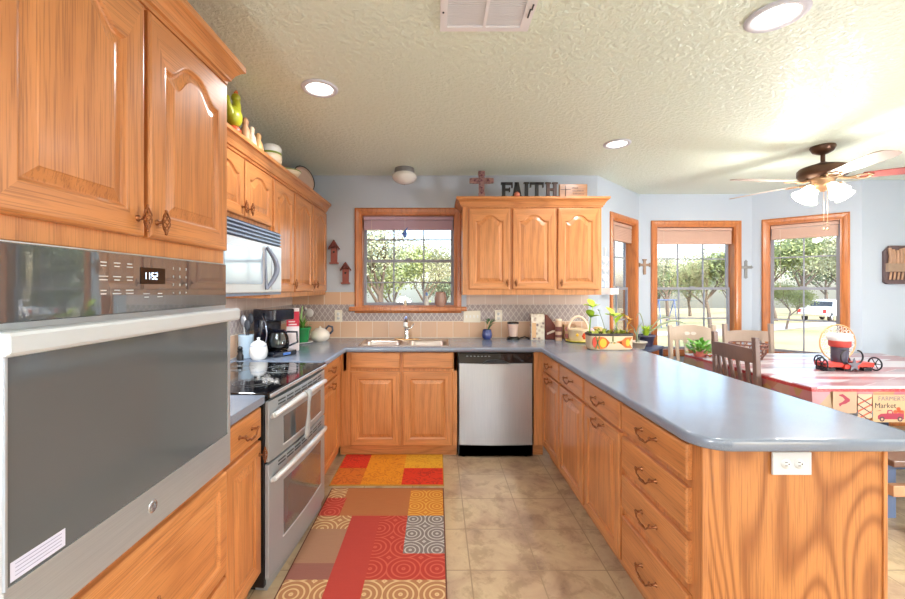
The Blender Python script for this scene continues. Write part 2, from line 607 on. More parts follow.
def blind(origin, ang, op, drop, label, group=None, col=None):
    """raised horizontal blind: head rail, a stack of slats, cord and wand"""
    s0, s1, z0, z1 = op
    r = empty('window_blind', (origin[0], origin[1], 0), ang, label, 'blind', group)
    m = col or BLIND
    mb = MB(); mb.box(s0 + .018, s1 - .018, .025, .075, z1 - .050, z1 - .016); mb.build('head_rail', m, r, .003)
    mb = MB()
    n = 16
    for k in range(n):
        z = z1 - .055 - drop * (k + 1) / n
        hh = drop / n * .93
        mb.add([(s0 + .024, .026 + .004 * (k % 2), z), (s1 - .024, .026 + .004 * (k % 2), z), (s1 - .024, .074, z), (s0 + .024, .074, z),
                (s0 + .024, .026 + .004 * (k % 2), z + hh), (s1 - .024, .026 + .004 * (k % 2), z + hh), (s1 - .024, .074, z + hh), (s0 + .024, .074, z + hh)],
               [(3, 2, 1, 0), (4, 5, 6, 7), (0, 1, 5, 4), (1, 2, 6, 5), (2, 3, 7, 6), (3, 0, 4, 7)])
    mb.build('slats', m, r)
    mb = MB(); mb.box(s0 + .022, s1 - .022, .028, .072, z1 - .055 - drop - .018, z1 - .055 - drop); mb.build('bottom_rail', m, r, .003)
    mb = MB()
    mb.tube([(s0 + .10, .018, z1 - .05), (s0 + .10, .018, z1 - .70)], .0016, 5)
    mb.sphere((s0 + .10, .018, z1 - .71), .008, 8)
    mb.build('cord', mat('cord_cream', (222, 206, 190), 0.6), r)
    return r

window(1, (XL, YB), 0, (KW[0] - XL, KW[1] - XL, KW[2], KW[3]), 3, True, cw=.060)
def segang(a, b): return math.atan2(b[1] - a[1], b[0] - a[0])
A1, A2, A3 = segang(BAY[0], BAY[1]), 0.0, segang(BAY[2], BAY[3])
window(2, BAY[0], A1, W1, 2)
window(3, BAY[1], A2, W2, 3)
window(4, BAY[2], A3, W3, 2)
PINKB = mat('blind_slats_rose', (190, 160, 176), 0.5, vary=0.05)
blind((XL, YB), 0, (KW[0] - XL, KW[1] - XL, KW[2], KW[3]), .075, 'raised rose coloured slat blind at the top of the window above the sink', 'raised window blinds', PINKB)
blind(BAY[0], A1, W1, .14, 'raised slat blind in the narrow bay window nearest the upper cabinets', 'raised window blinds')
blind(BAY[1], A2, W2, .135, 'raised slat blind in the middle bay window with the wide view of a tree', 'raised window blinds')
blind(BAY[2], A3, W3, .10, 'raised slat blind in the bay window behind the ceiling fan, truck outside', 'raised window blinds')
# unseen-side openings that light the rest of the room: simple windows in the right and rear walls
window(5, (XR, BAY[3][1]), -PI / 2, RW[0], 2)
window(6, (XR, BAY[3][1]), -PI / 2, RW[1], 2)
window(7, (XR, YR), PI, (1.2, 3.2, .05, 2.12), 2)
window(8, (XR, YR), PI, (4.6, 6.6, .9, 2.12), 3)

# backsplash: three bands of tile on the back wall and along the left wall
def band(name, k, x0, x1, z0, z1):
    m = MB()
    m.box(x0, x1, YB - .008, YB + .001, z0, z1)
    o = struct(name, m, TILE['x'][k]); return o
SILLX0, SILLX1 = KW[0] - .11, KW[1] + .11
band('trim_1', 0, XL + .008, 1.478, .905, 1.078)
band('trim_2', 1, XL + .008, SILLX0, 1.078, 1.239)
band('trim_3', 1, SILLX1, 1.478, 1.078, 1.239)
band('trim_4', 1, SILLX0, SILLX1, 1.078, 1.177)
band('trim_5', 0, XL + .008, -.804, 1.239, 1.361)
band('trim_6', 2, SILLX1, 1.478, 1.239, 1.36)
for nm, k, z0, z1 in (('trim_7', 0, .905, 1.078), ('trim_8', 1, 1.078, 1.239), ('trim_9', 2, 1.239, 1.40)):
    m = MB(); m.box(XL - .001, XL + .008, 1.52, YB - .008, z0, z1); struct(nm, m, TILE['y'][k])
# baseboards in the dining nook
for i, (a, b) in enumerate(((BAY[0], BAY[1]), (BAY[1], BAY[2]), (BAY[2], BAY[3]), (BAY[3], (XR, BAY[3][1])))):
    L = math.hypot(b[0] - a[0], b[1] - a[1])
    m = MB(Matrix.Translation((a[0], a[1], 0)) @ Matrix.Rotation(segang(a, b), 4, 'Z'))
    m.box(.02, L - .02, -.014, 0, 0, .085)
    struct('baseboard_' + ('bay_left', 'bay_middle', 'bay_right', 'dining')[i], m, TRIMOAK, .003)

# ------------------------------------------------------------------ cabinets
def outline(x0, x1, z0, z1, rise, ins, n=24):
    """closed loop: bottom-left, bottom-right, right side, arched top from right to left, left side"""
    a, b, c = x0 + ins, x1 - ins, z0 + ins
    zt = z1 - ins
    pts = [(a, c), (b, c)]
    for k in range(n + 1):
        u = 1 - 2 * k / n
        x = (a + b) / 2 + u * (b - a) / 2
        t = abs(u) / 0.86
        s = 0.0 if t >= 1 else 0.5 + 0.5 * math.cos(PI * t ** 1.45)
        pts.append((x, zt - rise + rise * s if rise else zt))
    return pts

def door_mesh(w, h, rise=0.0, panel=True, thick=.022, rail=.056, n=24, grain=None):
    mb = MB()
    y0, y1 = 0.0, -thick
    def rect(ins):
        a, b, c, d = ins, w - ins, ins, h - ins
        p = [(a, c), (b, c)]
        for k in range(n + 1):
            u = 1 - 2 * k / n
            p.append(((a + b) / 2 + u * (b - a) / 2, d))
        return p
    loops = [([*rect(0)], y0), ([*rect(0)], y1 + .006), ([*rect(.003)], y1 + .002), ([*rect(.009)], y1)]
    if panel:
        r2 = max(0, rise)
        O = lambda i: outline(rail, w - rail, rail, h - rail + 0.0, r2, i)
        loops += [(O(0), y1), (O(.004), y1 + .001), (O(.009), y1 + .007), (O(.013), y1 + .009), (O(.016), y1 + .009), (O(.040), y1 + .002), (O(.042), y1 + .0005)]
    N_ = n + 3
    vs, fs, mi = [], [], []
    for lp, y in loops:
        vs += [(x, y, z) for x, z in lp]
    for k in range(len(loops) - 1):
        for i in range(N_):
            j = (i + 1) % N_
            fs.append((k * N_ + i, k * N_ + j, (k + 1) * N_ + j, (k + 1) * N_ + i))
            hor = (i == 0) or (2 <= i < N_ - 1)
            mi.append(1 if (hor and k < 7) or not panel else 0)
    fs.append(tuple(range(N_ - 1, -1, -1))); mi.append(0)
    L = (len(loops) - 1) * N_
    fs.append(tuple(range(L, L + N_))); mi.append((1 if grain == 'h' else 0) if panel else 1)
    mb.add(vs, fs, mi)
    return mb

def birdcage_knob(parent, x, z, y, vertical=True):
    """twisted wire birdcage knob on a short stem, copper"""
    mb = MB()
    mb.lathe([(.009, 0), (.009, -.003), (.004, -.006), (.004, -.018)], 12, (x, y, z), 'y')
    yc = y - .026
    for k in range(5):
        pts = []
        for i in range(15):
            t = i / 14
            a = 2 * PI * k / 5 + t * PI * 1.3
            r = .0085 * math.sin(PI * t) ** .9 + .0012
            pts.append((x + r * math.cos(a), yc + r * math.sin(a), z - .030 + .060 * t))
        mb.tube(pts, .0020, 5)
    for s in (-1, 1):
        mb.sphere((x, yc, z + s * .032), .0045, 8)
    return mb.build('knob', BRONZE, parent)

def bail_pull(parent, x, z, y, w=.106):
    """curled copper bail pull with rosette posts"""
    mb = MB()
    for s in (-1, 1):
        px = x + s * w / 2
        mb.lathe([(.010, 0), (.010, -.002), (.005, -.006), (.0045, -.020), (.006, -.024)], 10, (px, y, z + .006), 'y')
        mb.sphere((px, y - .026, z + .006), .006, 8)
        # little curl beyond each post
        pts = [(px + s * .013 * math.cos(a) * .8, y - .026, z + .006 + .009 * math.sin(a)) for a in [k * PI / 6 for k in range(9)]]
        mb.tube(pts, [.003 - .0002 * i for i in range(9)], 6)
    pts = []
    for i in range(17):
        t = i / 16
        u = t * 2 - 1
        zz = z + .004 - .020 * (1 - u * u) ** .6 + .004 * math.sin(3 * PI * u)
        pts.append((x + u * w / 2, y - .027 - .004 * (1 - u * u), zz))
    mb.tube(pts, [.0032 + .0016 * (1 - abs(2 * i / 16 - 1)) for i in range(17)], 7)
    for k in range(4):
        u = -.25 + k * .166
        mb.sphere((x + u * w / 2, y - .031, z + .004 - .020 * (1 - u * u) ** .6), .0055, 8)
    return mb.build('handle', BRONZE, parent)

def add_door(root, x0, x1, z0, z1, yf, rise=0.0, knob=None, pull=None, rail=.056):
    o = door_mesh(x1 - x0, z1 - z0, rise, rail=rail).build('door', [OAKV, OAKH], root, loc=(x0, yf, z0))
    w, h = x1 - x0, z1 - z0
    if knob: birdcage_knob(o, knob[0] * w if knob[0] <= 1 else knob[0], knob[1] if knob[1] > 0 else h + knob[1], -.022)
    if pull: bail_pull(o, w * pull[0], h + pull[1], -.022)
    return o
def add_drawer(root, x0, x1, z0, z1, yf, pull=True, panel=False, knob=False):
    w, h = x1 - x0, z1 - z0
    mb = door_mesh(w, h, 0, panel, rail=.045, grain='h')
    o = mb.build('drawer', [OAKH if panel else OAKV, OAKH], root, loc=(x0, yf, z0))
    if pull: bail_pull(o, w / 2, h / 2, -.022, min(.110, w * .5))
    if knob: birdcage_knob(o, w / 2, h / 2, -.022)
    return o

def body(root, w, d, z0, z1, kick=True, xin=0.0):
    mb = MB()
    if kick:
        mb.box(0, w, -d, -.010, .095, z1)
        mb.box(0, w, -d + .045, -.010, 0, .095, 1)
    else:
        mb.box(0, w, -d, -.003, z0, z1)
    return mb.build('cabinet_body', [OAKV, OAKH], root, .0012, seg=1)

def crown(root, pts, z, out=.058, up=.085, name='crown_moulding'):
    """mitred crown swept along pts (x,y) open path; outward is to the right of travel"""
    prof = [(0.001, 0), (.010, 0), (.012, .012), (.020, .016), (.022, .024), (.030, .040), (.046, .058), (out, .066), (out, up), (0.001, up)]
    P = [Vector(p) for p in pts]
    offs = []
    for i, p in enumerate(P):
        ns = []
        if i > 0: d = (P[i] - P[i - 1]).normalized(); ns.append(Vector((d.y, -d.x)))
        if i < len(P) - 1: d = (P[i + 1] - P[i]).normalized(); ns.append(Vector((d.y, -d.x)))
        if len(ns) == 2:
            m = (ns[0] + ns[1]).normalized(); m = m / m.dot(ns[0])
        else: m = ns[0]
        offs.append(m)
    n = len(prof)
    vs, fs = [], []
    for p, o in zip(P, offs):
        for (a, b) in prof:
            vs.append((p.x + o.x * a, p.y + o.y * a, z + b))
    for i in range(len(P) - 1):
        for k in range(n):
            q = (k + 1) % n
            fs.append((i * n + k, i * n + q, (i + 1) * n + q, (i + 1) * n + k))
    fs.append(tuple(range(n))); fs.append(tuple(range((len(P) - 1) * n + n - 1, (len(P) - 1) * n - 1, -1)))
    mb = MB(); mb.add(vs, fs)
    return mb.build(name, OAKH, root)

L90, R90 = PI / 2, -PI / 2
# --- tall oven cabinet on the left (local x = world y - y0, front = +x)
TY0, TY1, TD = .675, 1.515, .615
t = empty('oven_cabinet', (XL, TY0, 0), L90, 'tall honey oak cabinet holding the built-in wall oven', 'cabinet')
w = TY1 - TY0
mb = MB()
mb.box(0, w, -TD, -.003, .095, .752)
mb.box(0, w, -TD, -.003, 1.498, 2.20)
mb.box(0, .035, -TD, -.003, .752, 1.498)
mb.box(w - .022, w, -TD, -.003, .752, 1.498)
mb.box(.03, w - .02, -.02, -.003, .752, 1.498)
mb.box(0, w, -TD + .05, -.003, 0, .095)
mb.build('cabinet_body', [OAKV], t, .0015, seg=1)
yf = -TD
mid = 1.088 - TY0
add_door(t, .012, mid - .008, 1.545, 2.165, yf, .060, knob=(.93, .045), rail=.062)
add_door(t, mid + .008, w - .010, 1.545, 2.165, yf, .060, knob=(.07, .045), rail=.062)
add_drawer(t, .012, w - .012, .345, .722, yf, False, True, knob=True)
add_drawer(t, .012, w - .012, .110, .325, yf, False, True, knob=True)
crown(t, [(0, -.003), (0, -TD), (w, -TD), (w, -.003)], 2.178, .058, .088)

# --- wall oven, sits in the tall cabinet
OX = -.786                                    # world x of the oven face
ov = empty('wall_oven', (XL + .62, .700, .754), L90, 'stainless steel built-in wall oven with dark glass door and digital clock', 'oven')
ow, oh = .795, .742                            # local: x along +Y world, front = -y ; face frame at y=-(0.614)
F = -.017                                      # front plane relative to root (root is 0.62 from the wall)
mb = MB()
mb.box(.012, ow - .012, 0, .50, .012, oh - .012, 1)
mb.box(0, ow, F + .004, 0, 0, oh)
mb.build('oven_body', [STEEL, BLACKM], ov, .002)
mb = MB()
mb.box(.012, ow - .014, F - .006, F + .003, .590, oh - .004)
cp = mb.build('control_panel', PANELGLASS, ov, .002)
mb = MB(); mb.box(.352, .448, F - .0068, F - .0055, .664, .708); dsp = mb.build('clock_display', mat('display_black', (8, 8, 10), .1), cp)
LCD = mat('display_digits', (225, 240, 255), .4, emit=(215, 235, 255), estr=1.6)
PRINT = mat('panel_print', (205, 206, 208), .5)
def seg_digits(txt, x, z, hgt, y, m, parent, name='digits'):
    SEG = {'1': 'bc', '5': 'afgcd', '2': 'abged', '0': 'abcdef', ':': ''}
    mb = MB(); w_ = hgt * .5; q = hgt * .09
    for ch in txt:
        if ch == ':':
            mb.box(x, x + q, y - .0006, y, z + hgt * .25, z + hgt * .35); mb.box(x, x + q, y - .0006, y, z + hgt * .65, z + hgt * .75); x += q * 2.4; continue
        S = {'a': (0, w_, hgt - q, hgt), 'd': (0, w_, 0, q), 'g': (0, w_, hgt / 2 - q / 2, hgt / 2 + q / 2), 'b': (w_ - q, w_, hgt / 2, hgt), 'c': (w_ - q, w_, 0, hgt / 2), 'f': (0, q, hgt / 2, hgt), 'e': (0, q, 0, hgt / 2)}
        for s_ in SEG[ch]:
            a, b, c_, d_ = S[s_]; mb.box(x + a, x + b, y - .0006, y, z + c_, z + d_)
        x += w_ * 1.45
    return mb.build(name, m, parent)
seg_digits('11:52', .364, .677, .018, F - .0069, LCD, cp)
# printed key legends: groups of short marks left of the clock and a number pad at the right
def glyph_text(body_, size, m, parent, loc, rot, name='lettering', ext=.0004, align='CENTER'):
    cu = bpy.data.curves.new(name, 'FONT')
    cu.body = body_; cu.size = size; cu.align_x = align; cu.align_y = 'CENTER'; cu.extrude = ext; cu.resolution_u = 3
    tmp = bpy.data.objects.new('tmp_text', cu); C.objects.link(tmp)
    dg = bpy.context.evaluated_depsgraph_get()
    me = bpy.data.meshes.new_from_object(tmp.evaluated_get(dg))
    bpy.data.objects.remove(tmp)
    me.materials.clear(); me.materials.append(m)
    o = bpy.data.objects.new(name, me); C.objects.link(o)
    o.parent = parent; o.location = loc; o.rotation_euler = rot
    return o
pad = ['1', '2', '3', '4', '5', '6', '7', '8', '9', '<', '0', '>']
for i, ch in enumerate(pad):
    x = .484 + (i % 3) * .030; z = .710 - (i // 3) * .024
    k = glyph_text(ch, .011, PRINT, cp, (x, F - .0068, z), (PI / 2, 0, 0), 'key_legend')
q_ = random.Random(4)
for i in range(9):
    x = .236 + (i % 3) * .040; z = .714 - (i // 3) * .033; mb = MB()
    for r_ in range(2):
        w_ = q_.uniform(.014, .026); mb.box(x - w_ / 2, x + w_ / 2, F - .0069, F - .0062, z - r_ * .008 - .0012, z - r_ * .008 + .0012)
    mb.build('key_legend', PRINT, cp)
for i in range(2):
    mb = MB()
    for r_ in range(2):
        w_ = q_.uniform(.014, .024); x = .375 + i * .052; mb.box(x - w_ / 2, x + w_ / 2, F - .0069, F - .0062, .638 - r_ * .009 - .0012, .638 - r_ * .009 + .0012)
    mb.build('key_legend', PRINT, cp)
# door: steel frame, glass, badge, label, handle
mb = MB()
mb.box(.006, ow - .004, F - .018, F - .001, .004, .578)
dr = mb.build('oven_door', STEELB, ov, .004)
mb = MB(); mb.box(.012, ow - .032, F - .0205, F - .017, .121, .566); mb.build('door_glass', OVENGLASS, dr, .0015)
mb = MB()
frame_loops(mb, .012, ow - .032, .121, .566, [(0, F - .0195), (0, F - .0225), (.004, F - .0225), (.004, F - .0175)])
mb.build('glass_trim', STEEL, dr)
mb = MB(); mb.lathe([(.0, -.0012), (.0165, -.0012), (.0175, 0)], 28, (.382, F - .018, .066), 'y'); mb.build('round_badge', mat('badge_silver', (205, 206, 208), .25, .8), dr)
mb = MB(); mb.tube([(.382 + .011 * math.cos(a), F - .0195, .066 + .011 * math.sin(a)) for a in [k * PI / 8 for k in range(16)]], .0007, 4, True)
mb.tube([(.377, F - .0195, .061), (.380, F - .0195, .071), (.384, F - .0195, .061), (.387, F - .0195, .071)], .0007, 4)
mb.build('badge_emblem', mat('badge_print', (120, 122, 126), .3, .5), dr)
mb = MB()
mb.box(.018, .124, F - .0212, F - .0202, .127, .162)
lb = mb.build('paper_sticker', mat('sticker_white', (214, 212, 232), .5), dr)
mb = MB()
for k in range(4): mb.box(.026, .116, F - .0217, F - .0212, .134 + k * .007, .1355 + k * .007)
mb.build('sticker_lines', mat('sticker_ink', (150, 150, 178), .5), dr)
mb = MB()
pts = [(.000, F - .066, .572), (ow + .0, F - .066, .572)]
mb.box(-.030, ow - .022, F - .064, F - .046, .536, .580)
hd = mb.build('handle', mat('handle_steel', (216, 222, 228), .30, .4), dr, .008)
mb = MB()
for x in (.085, ow - .075): mb.box(x - .012, x + .012, F - .048, F - .015, .545, .572)
mb.build('handle_post', STEEL, dr, .003)

def upper_cab(name, loc, rz, w, z0, z1, depth, doors, label, group, rise=.05, knobs=None, bodyw=None):
    r = empty(name, loc, rz, label, 'cabinet', group)
    body(r, w, depth, z0, z1, False)
    for i, (a, b, c, d) in enumerate(doors):
        k = knobs[i] if knobs else None
        add_door(r, a, b, c, d, -depth, rise, knob=k, rail=.052)
    return r

# --- back wall: three single-door uppers under one crown (one cabinet run)
ub = empty('upper_cabinet', (.230, YB, 0), 0, 'three-door honey oak wall cabinet on the back wall, right of the sink window', 'cabinet')
wd = 1.473 - .230
body(ub, wd, .33, 1.34, 2.135, False)
for a, b, kn in ((.283, .652, .93), (.674, 1.054, .07), (1.078, 1.447, .07)):
    add_door(ub, a - .23, b - .23, 1.388, 2.112, -.33, .055, knob=(kn, .060), rail=.058)
crown(ub, [(0, -.003), (0, -.33), (wd, -.33), (wd, -.003)], 2.125, .058, .085)

# --- left wall uppers
UD = .33
zt = 2.148
mwc = empty('upper_cabinet', (XL, 1.855, 0), L90, 'short two-door honey oak wall cabinet above the microwave', 'cabinet')
body(mwc, .770, UD, 1.762, zt, False)
add_door(mwc, .012, .378, 1.800, 2.120, -UD, .040, knob=(.92, .05), rail=.050)
add_door(mwc, .392, .758, 1.800, 2.120, -UD, .040, knob=(.08, .05), rail=.050)
lc = empty('upper_cabinet', (XL, 2.630, 0), L90, 'tall single-door honey oak wall cabinet right after the microwave', 'cabinet')
body(lc, .400, UD, 1.336, zt, False)
add_door(lc, .015, .385, 1.372, 2.120, -UD, .050, knob=(.92, .06), rail=.052)
lc2 = empty('upper_cabinet', (XL, 3.030, 0), L90, 'two-door honey oak wall cabinet in the left back corner', 'cabinet')
body(lc2, .898, UD, 1.336, zt, False)
add_door(lc2, .015, .430, 1.372, 2.120, -UD, .050, knob=(.92, .06), rail=.052)
add_door(lc2, .455, .870, 1.372, 2.120, -UD, .050, knob=(.08, .06), rail=.052)
cr = empty('crown_moulding', (XL, 1.580, 0), L90, 'long oak crown moulding along the top of the left wall cabinets', 'moulding')
crown(cr, [(0, -UD), (YB - .002 - 1.580, -UD)], 2.135, .058, .085, 'crown_strip')
mb = MB(); mb.box(0, YB - .002 - 1.580, -UD - .001, -.004, zt + .001, zt + .011); mb.build('top_board', OAKH, cr)

# --- base cabinets
BF = .60
nb_ = empty('base_cabinet', (XL, 1.517, 0), L90, 'narrow oak base cabinet between the wall oven and the range', 'cabinet')
body(nb_, .325, BF, 0, .874)
add_drawer(nb_, .010, .312, .728, .862, -BF)
add_door(nb_, .010, .312, .112, .712, -BF, 0, knob=(.92, -.055), rail=.052)
fb = empty('base_cabinet', (XL, 2.685, 0), L90, 'oak base cabinet between the range and the sink corner', 'cabinet')
body(fb, .647, .620, 0, .874)
add_drawer(fb, .020, .500, .735, .868, -.620)
add_door(fb, .020, .500, .100, .715, -.620, 0, pull=(.5, -.035), rail=.052)
BD = .595                                     # back run, frame face at y = 3.335
sk = empty('sink_cabinet', (-.778, YB, 0), 0, 'two-door oak base cabinet under the double sink', 'cabinet')
mb = MB(); mb.box(-.035, .945, -BD, -.010, .095, .715); mb.box(-.035, .945, -BD, -BD + .02, .715, .874); mb.box(0, .03, -BD, -.010, .715, .874); mb.box(.915, .945, -BD, -.010, .715, .874); mb.box(-.035, .945, -BD + .045, -.010, 0, .095, 1)
mb.build('cabinet_body', [OAKV, OAKH], sk, .0012, seg=1)
for a, b in ((-.714, -.305), (-.283, .130)):
    add_drawer(sk, a + .778, b + .778, .738, .870, -BD, False)
    add_door(sk, a + .778, b + .778, .098, .712, -BD, 0, rail=.058)
rc = empty('corner_cabinet', (.803, YB, 0), 0, 'narrow oak corner filler cabinet right of the dishwasher', 'cabinet')
body(rc, .087, BD, 0, .874)
PX = 1.516                                    # peninsula back face
PD = .624
cols = [(3.344, 2.885 - .012), (2.860, 2.400 - .012), (2.385, 1.915 - .012), (1.907, 1.400)]
edges = [3.335, 2.874, 2.394, 1.912, 1.36]
names = ['first oak peninsula cabinet from the sink corner, drawer over door', 'second oak peninsula cabinet from the sink corner, drawer over door', 'third oak peninsula cabinet from the sink corner, beside the four-drawer stack', 'oak peninsula end cabinet with a stack of four drawers']
for i in range(4):
    y1, y0 = edges[i], edges[i + 1]
    r = empty('peninsula_cabinet', (PX, y1, 0), R90, names[i], 'cabinet')
    w_ = y1 - y0
    body(r, w_, PD, 0, .874)
    a, b = .012, w_ - .012
    if i == 3: b = w_ - .044
    if i < 3:
        add_drawer(r, a, b, .730, .862, -PD)
        add_door(r, a, b, .105, .712, -PD, 0, pull=(.5, -.032), rail=.052)
    else:
        for za, zb in ((.736, .860), (.556, .708), (.374, .524), (.110, .332)):
            add_drawer(r, a, b, za, zb, -PD)
        mb = MB(); mb.box(w_, w_ + .004, -PD + .02, -.012, .0, .874); mb.build('end_panel', OAKP, r)
        for ya, yb_ in ((-PD, -PD + .020), (-.014, 0)):
            mb = MB(); mb.box(w_, w_ + .009, ya, yb_, .0, .874); mb.build('corner_trim', OAKV, r, .002)
# --- counters
def arc(cx, cy, r, a0, a1, n=8):
    return [(cx + r * math.cos(a0 + (a1 - a0) * k / n), cy + r * math.sin(a0 + (a1 - a0) * k / n)) for k in range(n + 1)]
CZ0, CZ1 = .876, .914
ct = empty('countertop', (0, 0, 0), 0, 'blue-grey speckled laminate countertop running around the sink and down the peninsula', 'countertop')
SX0, SX1, SY0, SY1 = -.668, .100, 3.375, 3.800   # sink cut-out
mb = MB()
# sink surround as four pieces of one slab plus side runs (coplanar, shared edges)
mb.prism([(XL + .009, 2.683), (-.757, 2.683), (-.757, 3.296), (SX0, 3.296), (SX0, YB - .009), (XL + .009, YB - .009)], CZ0, CZ1)
mb.box(SX0, SX1, 3.296, SY0, CZ0, CZ1)
mb.box(SX0, SX1, SY1, YB - .009, CZ0, CZ1)
mb.prism([(SX1, 3.296), (.862, 3.296), (.862, 1.41)] + arc(.962, 1.41, .10, PI, 1.5 * PI) + [(1.53, 1.31)] + arc(1.53, 1.39, .08, -PI / 2, 0) + [(1.61, 3.80), (1.545, 3.86), (1.545, YB - .009), (SX1, YB - .009)], CZ0, CZ1)
bm = bmesh.new()
me = bpy.data.meshes.new('counter_slab')
me.from_pydata([tuple(v) for v in mb.v], [], mb.f); bm.from_mesh(me)
bmesh.ops.remove_doubles(bm, verts=bm.verts, dist=1e-4)
seen = {}
for f in list(bm.faces):
    key = tuple(sorted(v.index for v in f.verts))
    seen.setdefault(key, []).append(f)
bm.verts.index_update()
bmesh.ops.recalc_face_normals(bm, faces=bm.faces)
bm.to_mesh(me); bm.free()
me.materials.append(COUNTER)
o = bpy.data.objects.new('counter_slab', me); C.objects.link(o); o.parent = ct
def edge_strip(pts, closed=False):
    """rounded laminate nose along the visible front edge"""
    m_ = MB()
    prof = [(0, CZ0), (.006, CZ0), (.010, CZ0 + .005), (.010, CZ1 - .007), (.007, CZ1 - .002), (.001, CZ1 + .0005), (-.004, CZ1 + .0003)]
    P = [Vector(p) for p in pts]; offs = []
    for i, p in enumerate(P):
        ns = []
        if i > 0: d = (P[i] - P[i - 1]).normalized(); ns.append(Vector((d.y, -d.x)))
        if i < len(P) - 1: d = (P[i + 1] - P[i]).normalized(); ns.append(Vector((d.y, -d.x)))
        m = ns[0] if len(ns) == 1 else (ns[0] + ns[1]).normalized()
        if len(ns) == 2: m = m / max(.3, m.dot(ns[0]))
        offs.append(m)
    n = len(prof); vs, fs = [], []
    for p, of in zip(P, offs):
        vs += [(p.x + of.x * a, p.y + of.y * a, b) for a, b in prof]
    for i in range(len(P) - 1):
        for k in range(n - 1):
            fs.append((i * n + k, i * n + k + 1, (i + 1) * n + k + 1, (i + 1) * n + k))
    m_.add(vs, fs, 0, True)
    return m_
es = [(-.757, 2.683), (-.757, 3.296), (.862, 3.296), (.862, 1.41)] + arc(.962, 1.41, .10, PI, 1.5 * PI)[1:] + [(1.53, 1.31)] + arc(1.53, 1.39, .08, -PI / 2, 0)[1:] + [(1.61, 3.80)]
edge_strip(es).build('counter_edge', COUNTER, ct)
mb = MB(); mb.box(XL + .009, -.79, 1.517, 1.848, CZ0, CZ1); 
nc = mb.build('countertop', COUNTER, None, .004); tag(nc, 'short blue-grey countertop between the wall oven and the range', 'countertop')
# ------------------------------------------------------------------ sink, faucet, dishwasher
sk2 = empty('double_sink', (0, 0, CZ1), 0, 'stainless steel double bowl sink set in the counter below the window', 'sink')
def rrect(x0, x1, y0, y1, r, n=4):
    return arc(x1 - r, y0 + r, r, -PI / 2, 0, n) + arc(x1 - r, y1 - r, r, 0, PI / 2, n) + arc(x0 + r, y1 - r, r, PI / 2, PI, n) + arc(x0 + r, y0 + r, r, PI, 1.5 * PI, n)
def bowl(x0, x1, y0, y1, depth):
    mb = MB(); n = None; vs = []; fs = []
    lo = [(0, .004), (.006, .004), (.010, 0), (.016, -.02), (.022, -depth + .02), (.045, -depth)]
    for ins, z in lo:
        p = rrect(x0 + ins, x1 - ins, y0 + ins, y1 - ins, .055 - ins * .3)
        n = len(p); vs += [(a, b, z) for a, b in p]
    for k in range(len(lo) - 1):
        for i in range(n):
            j = (i + 1) % n; fs.append((k * n + i, k * n + j, (k + 1) * n + j, (k + 1) * n + i))
    fs.append(tuple(range((len(lo) - 1) * n, len(lo) * n)))
    mb.add(vs, fs, 0, True)
    return mb
SINKM = mat('sink_steel', (205, 190, 180), 0.28, 0.85)
for x0, x1 in ((-.660, -.305), (-.262, .092)):
    b_ = bowl(x0, x1, 3.385, 3.720, .17).build('bowl', SINKM, sk2)
    mb = MB(); mb.lathe([(.001, -.168), (.035, -.168), (.040, -.166), (.042, -.169)], 20, ((x0 + x1) / 2, 3.56, 0)); mb.build('drain', CHROME, b_)
mb = MB()
mb.box(-.672, -.655, 3.372, 3.805, -.001, .004); mb.box(.087, .104, 3.372, 3.805, -.001, .004)
mb.box(-.672, .104, 3.368, 3.388, -.001, .004); mb.box(-.310, -.257, 3.38, 3.73, -.001, .004)
mb.box(-.672, .104, 3.715, 3.805, -.001, .004)
mb.build('rim', SINKM, sk2, .002)
fa = empty('faucet', (-.285, 3.765, CZ1 + .004), 0, 'chrome pull-down kitchen faucet on a copper-coloured base plate', 'faucet')
mb = MB(); mb.prism([(p[0], p[1]) for p in rrect(-.115, .115, -.028, .028, .027)], 0, .010); mb.build('base_plate', mat('brass_plate', (206, 168, 120), .25, .8), fa, .003)
mb = MB(); mb.lathe([(.026, .008), (.026, .03), (.021, .04), (.020, .13), (.022, .135)], 20)
mb.tube([(0, 0, .13), (0, 0, .175), (0, -.012, .200), (0, -.045, .212), (0, -.095, .196), (0, -.125, .165)], [.016, .016, .017, .017, .017, .018], 14)
mb.build('spout', CHROME, fa)
mb = MB(); mb.tube([(0, -.122, .168), (0, -.138, .130)], [.019, .021], 14); mb.build('spray_head', mat('spray_white', (230, 228, 226), .3), fa)
mb = MB(); mb.tube([(.018, 0, .10), (.045, .004, .112), (.070, .004, .150)], [.010, .008, .006], 10); mb.build('lever', CHROME, fa)

dw = empty('dishwasher', (.172, YB, 0), 0, 'stainless steel dishwasher with black control strip between oak cabinets', 'dishwasher')
mb = MB(); mb.box(.004, .622, -.600, -.03, .012, .868)
mb.build('tub_housing', BLACKM, dw)
def curved_panel(x0, x1, z0, z1, y, bow, topdip=0.0, n=16, back=0.02):
    vs, fs = [], []
    for i in range(n + 1):
        t = i / n; x = x0 + (x1 - x0) * t
        yy = y - bow * (1 - (2 * t - 1) ** 2)
        zz = z1 - topdip * (1 - (2 * t - 1) ** 2)
        vs += [(x, yy, z0), (x, yy, zz), (x, y + back, zz), (x, y + back, z0)]
    for i in range(n):
        for k in range(4):
            q = (k + 1) % 4
            fs.append((i * 4 + k, i * 4 + q, (i + 1) * 4 + q, (i + 1) * 4 + k))
    fs += [(0, 1, 2, 3), (n * 4 + 3, n * 4 + 2, n * 4 + 1, n * 4)]
    mb = MB(); mb.add(vs, fs); return mb
g = N('dishwasher_steel')
v = g.coord((60, 1, 1)); n_ = g.noise(v, 6, 3)
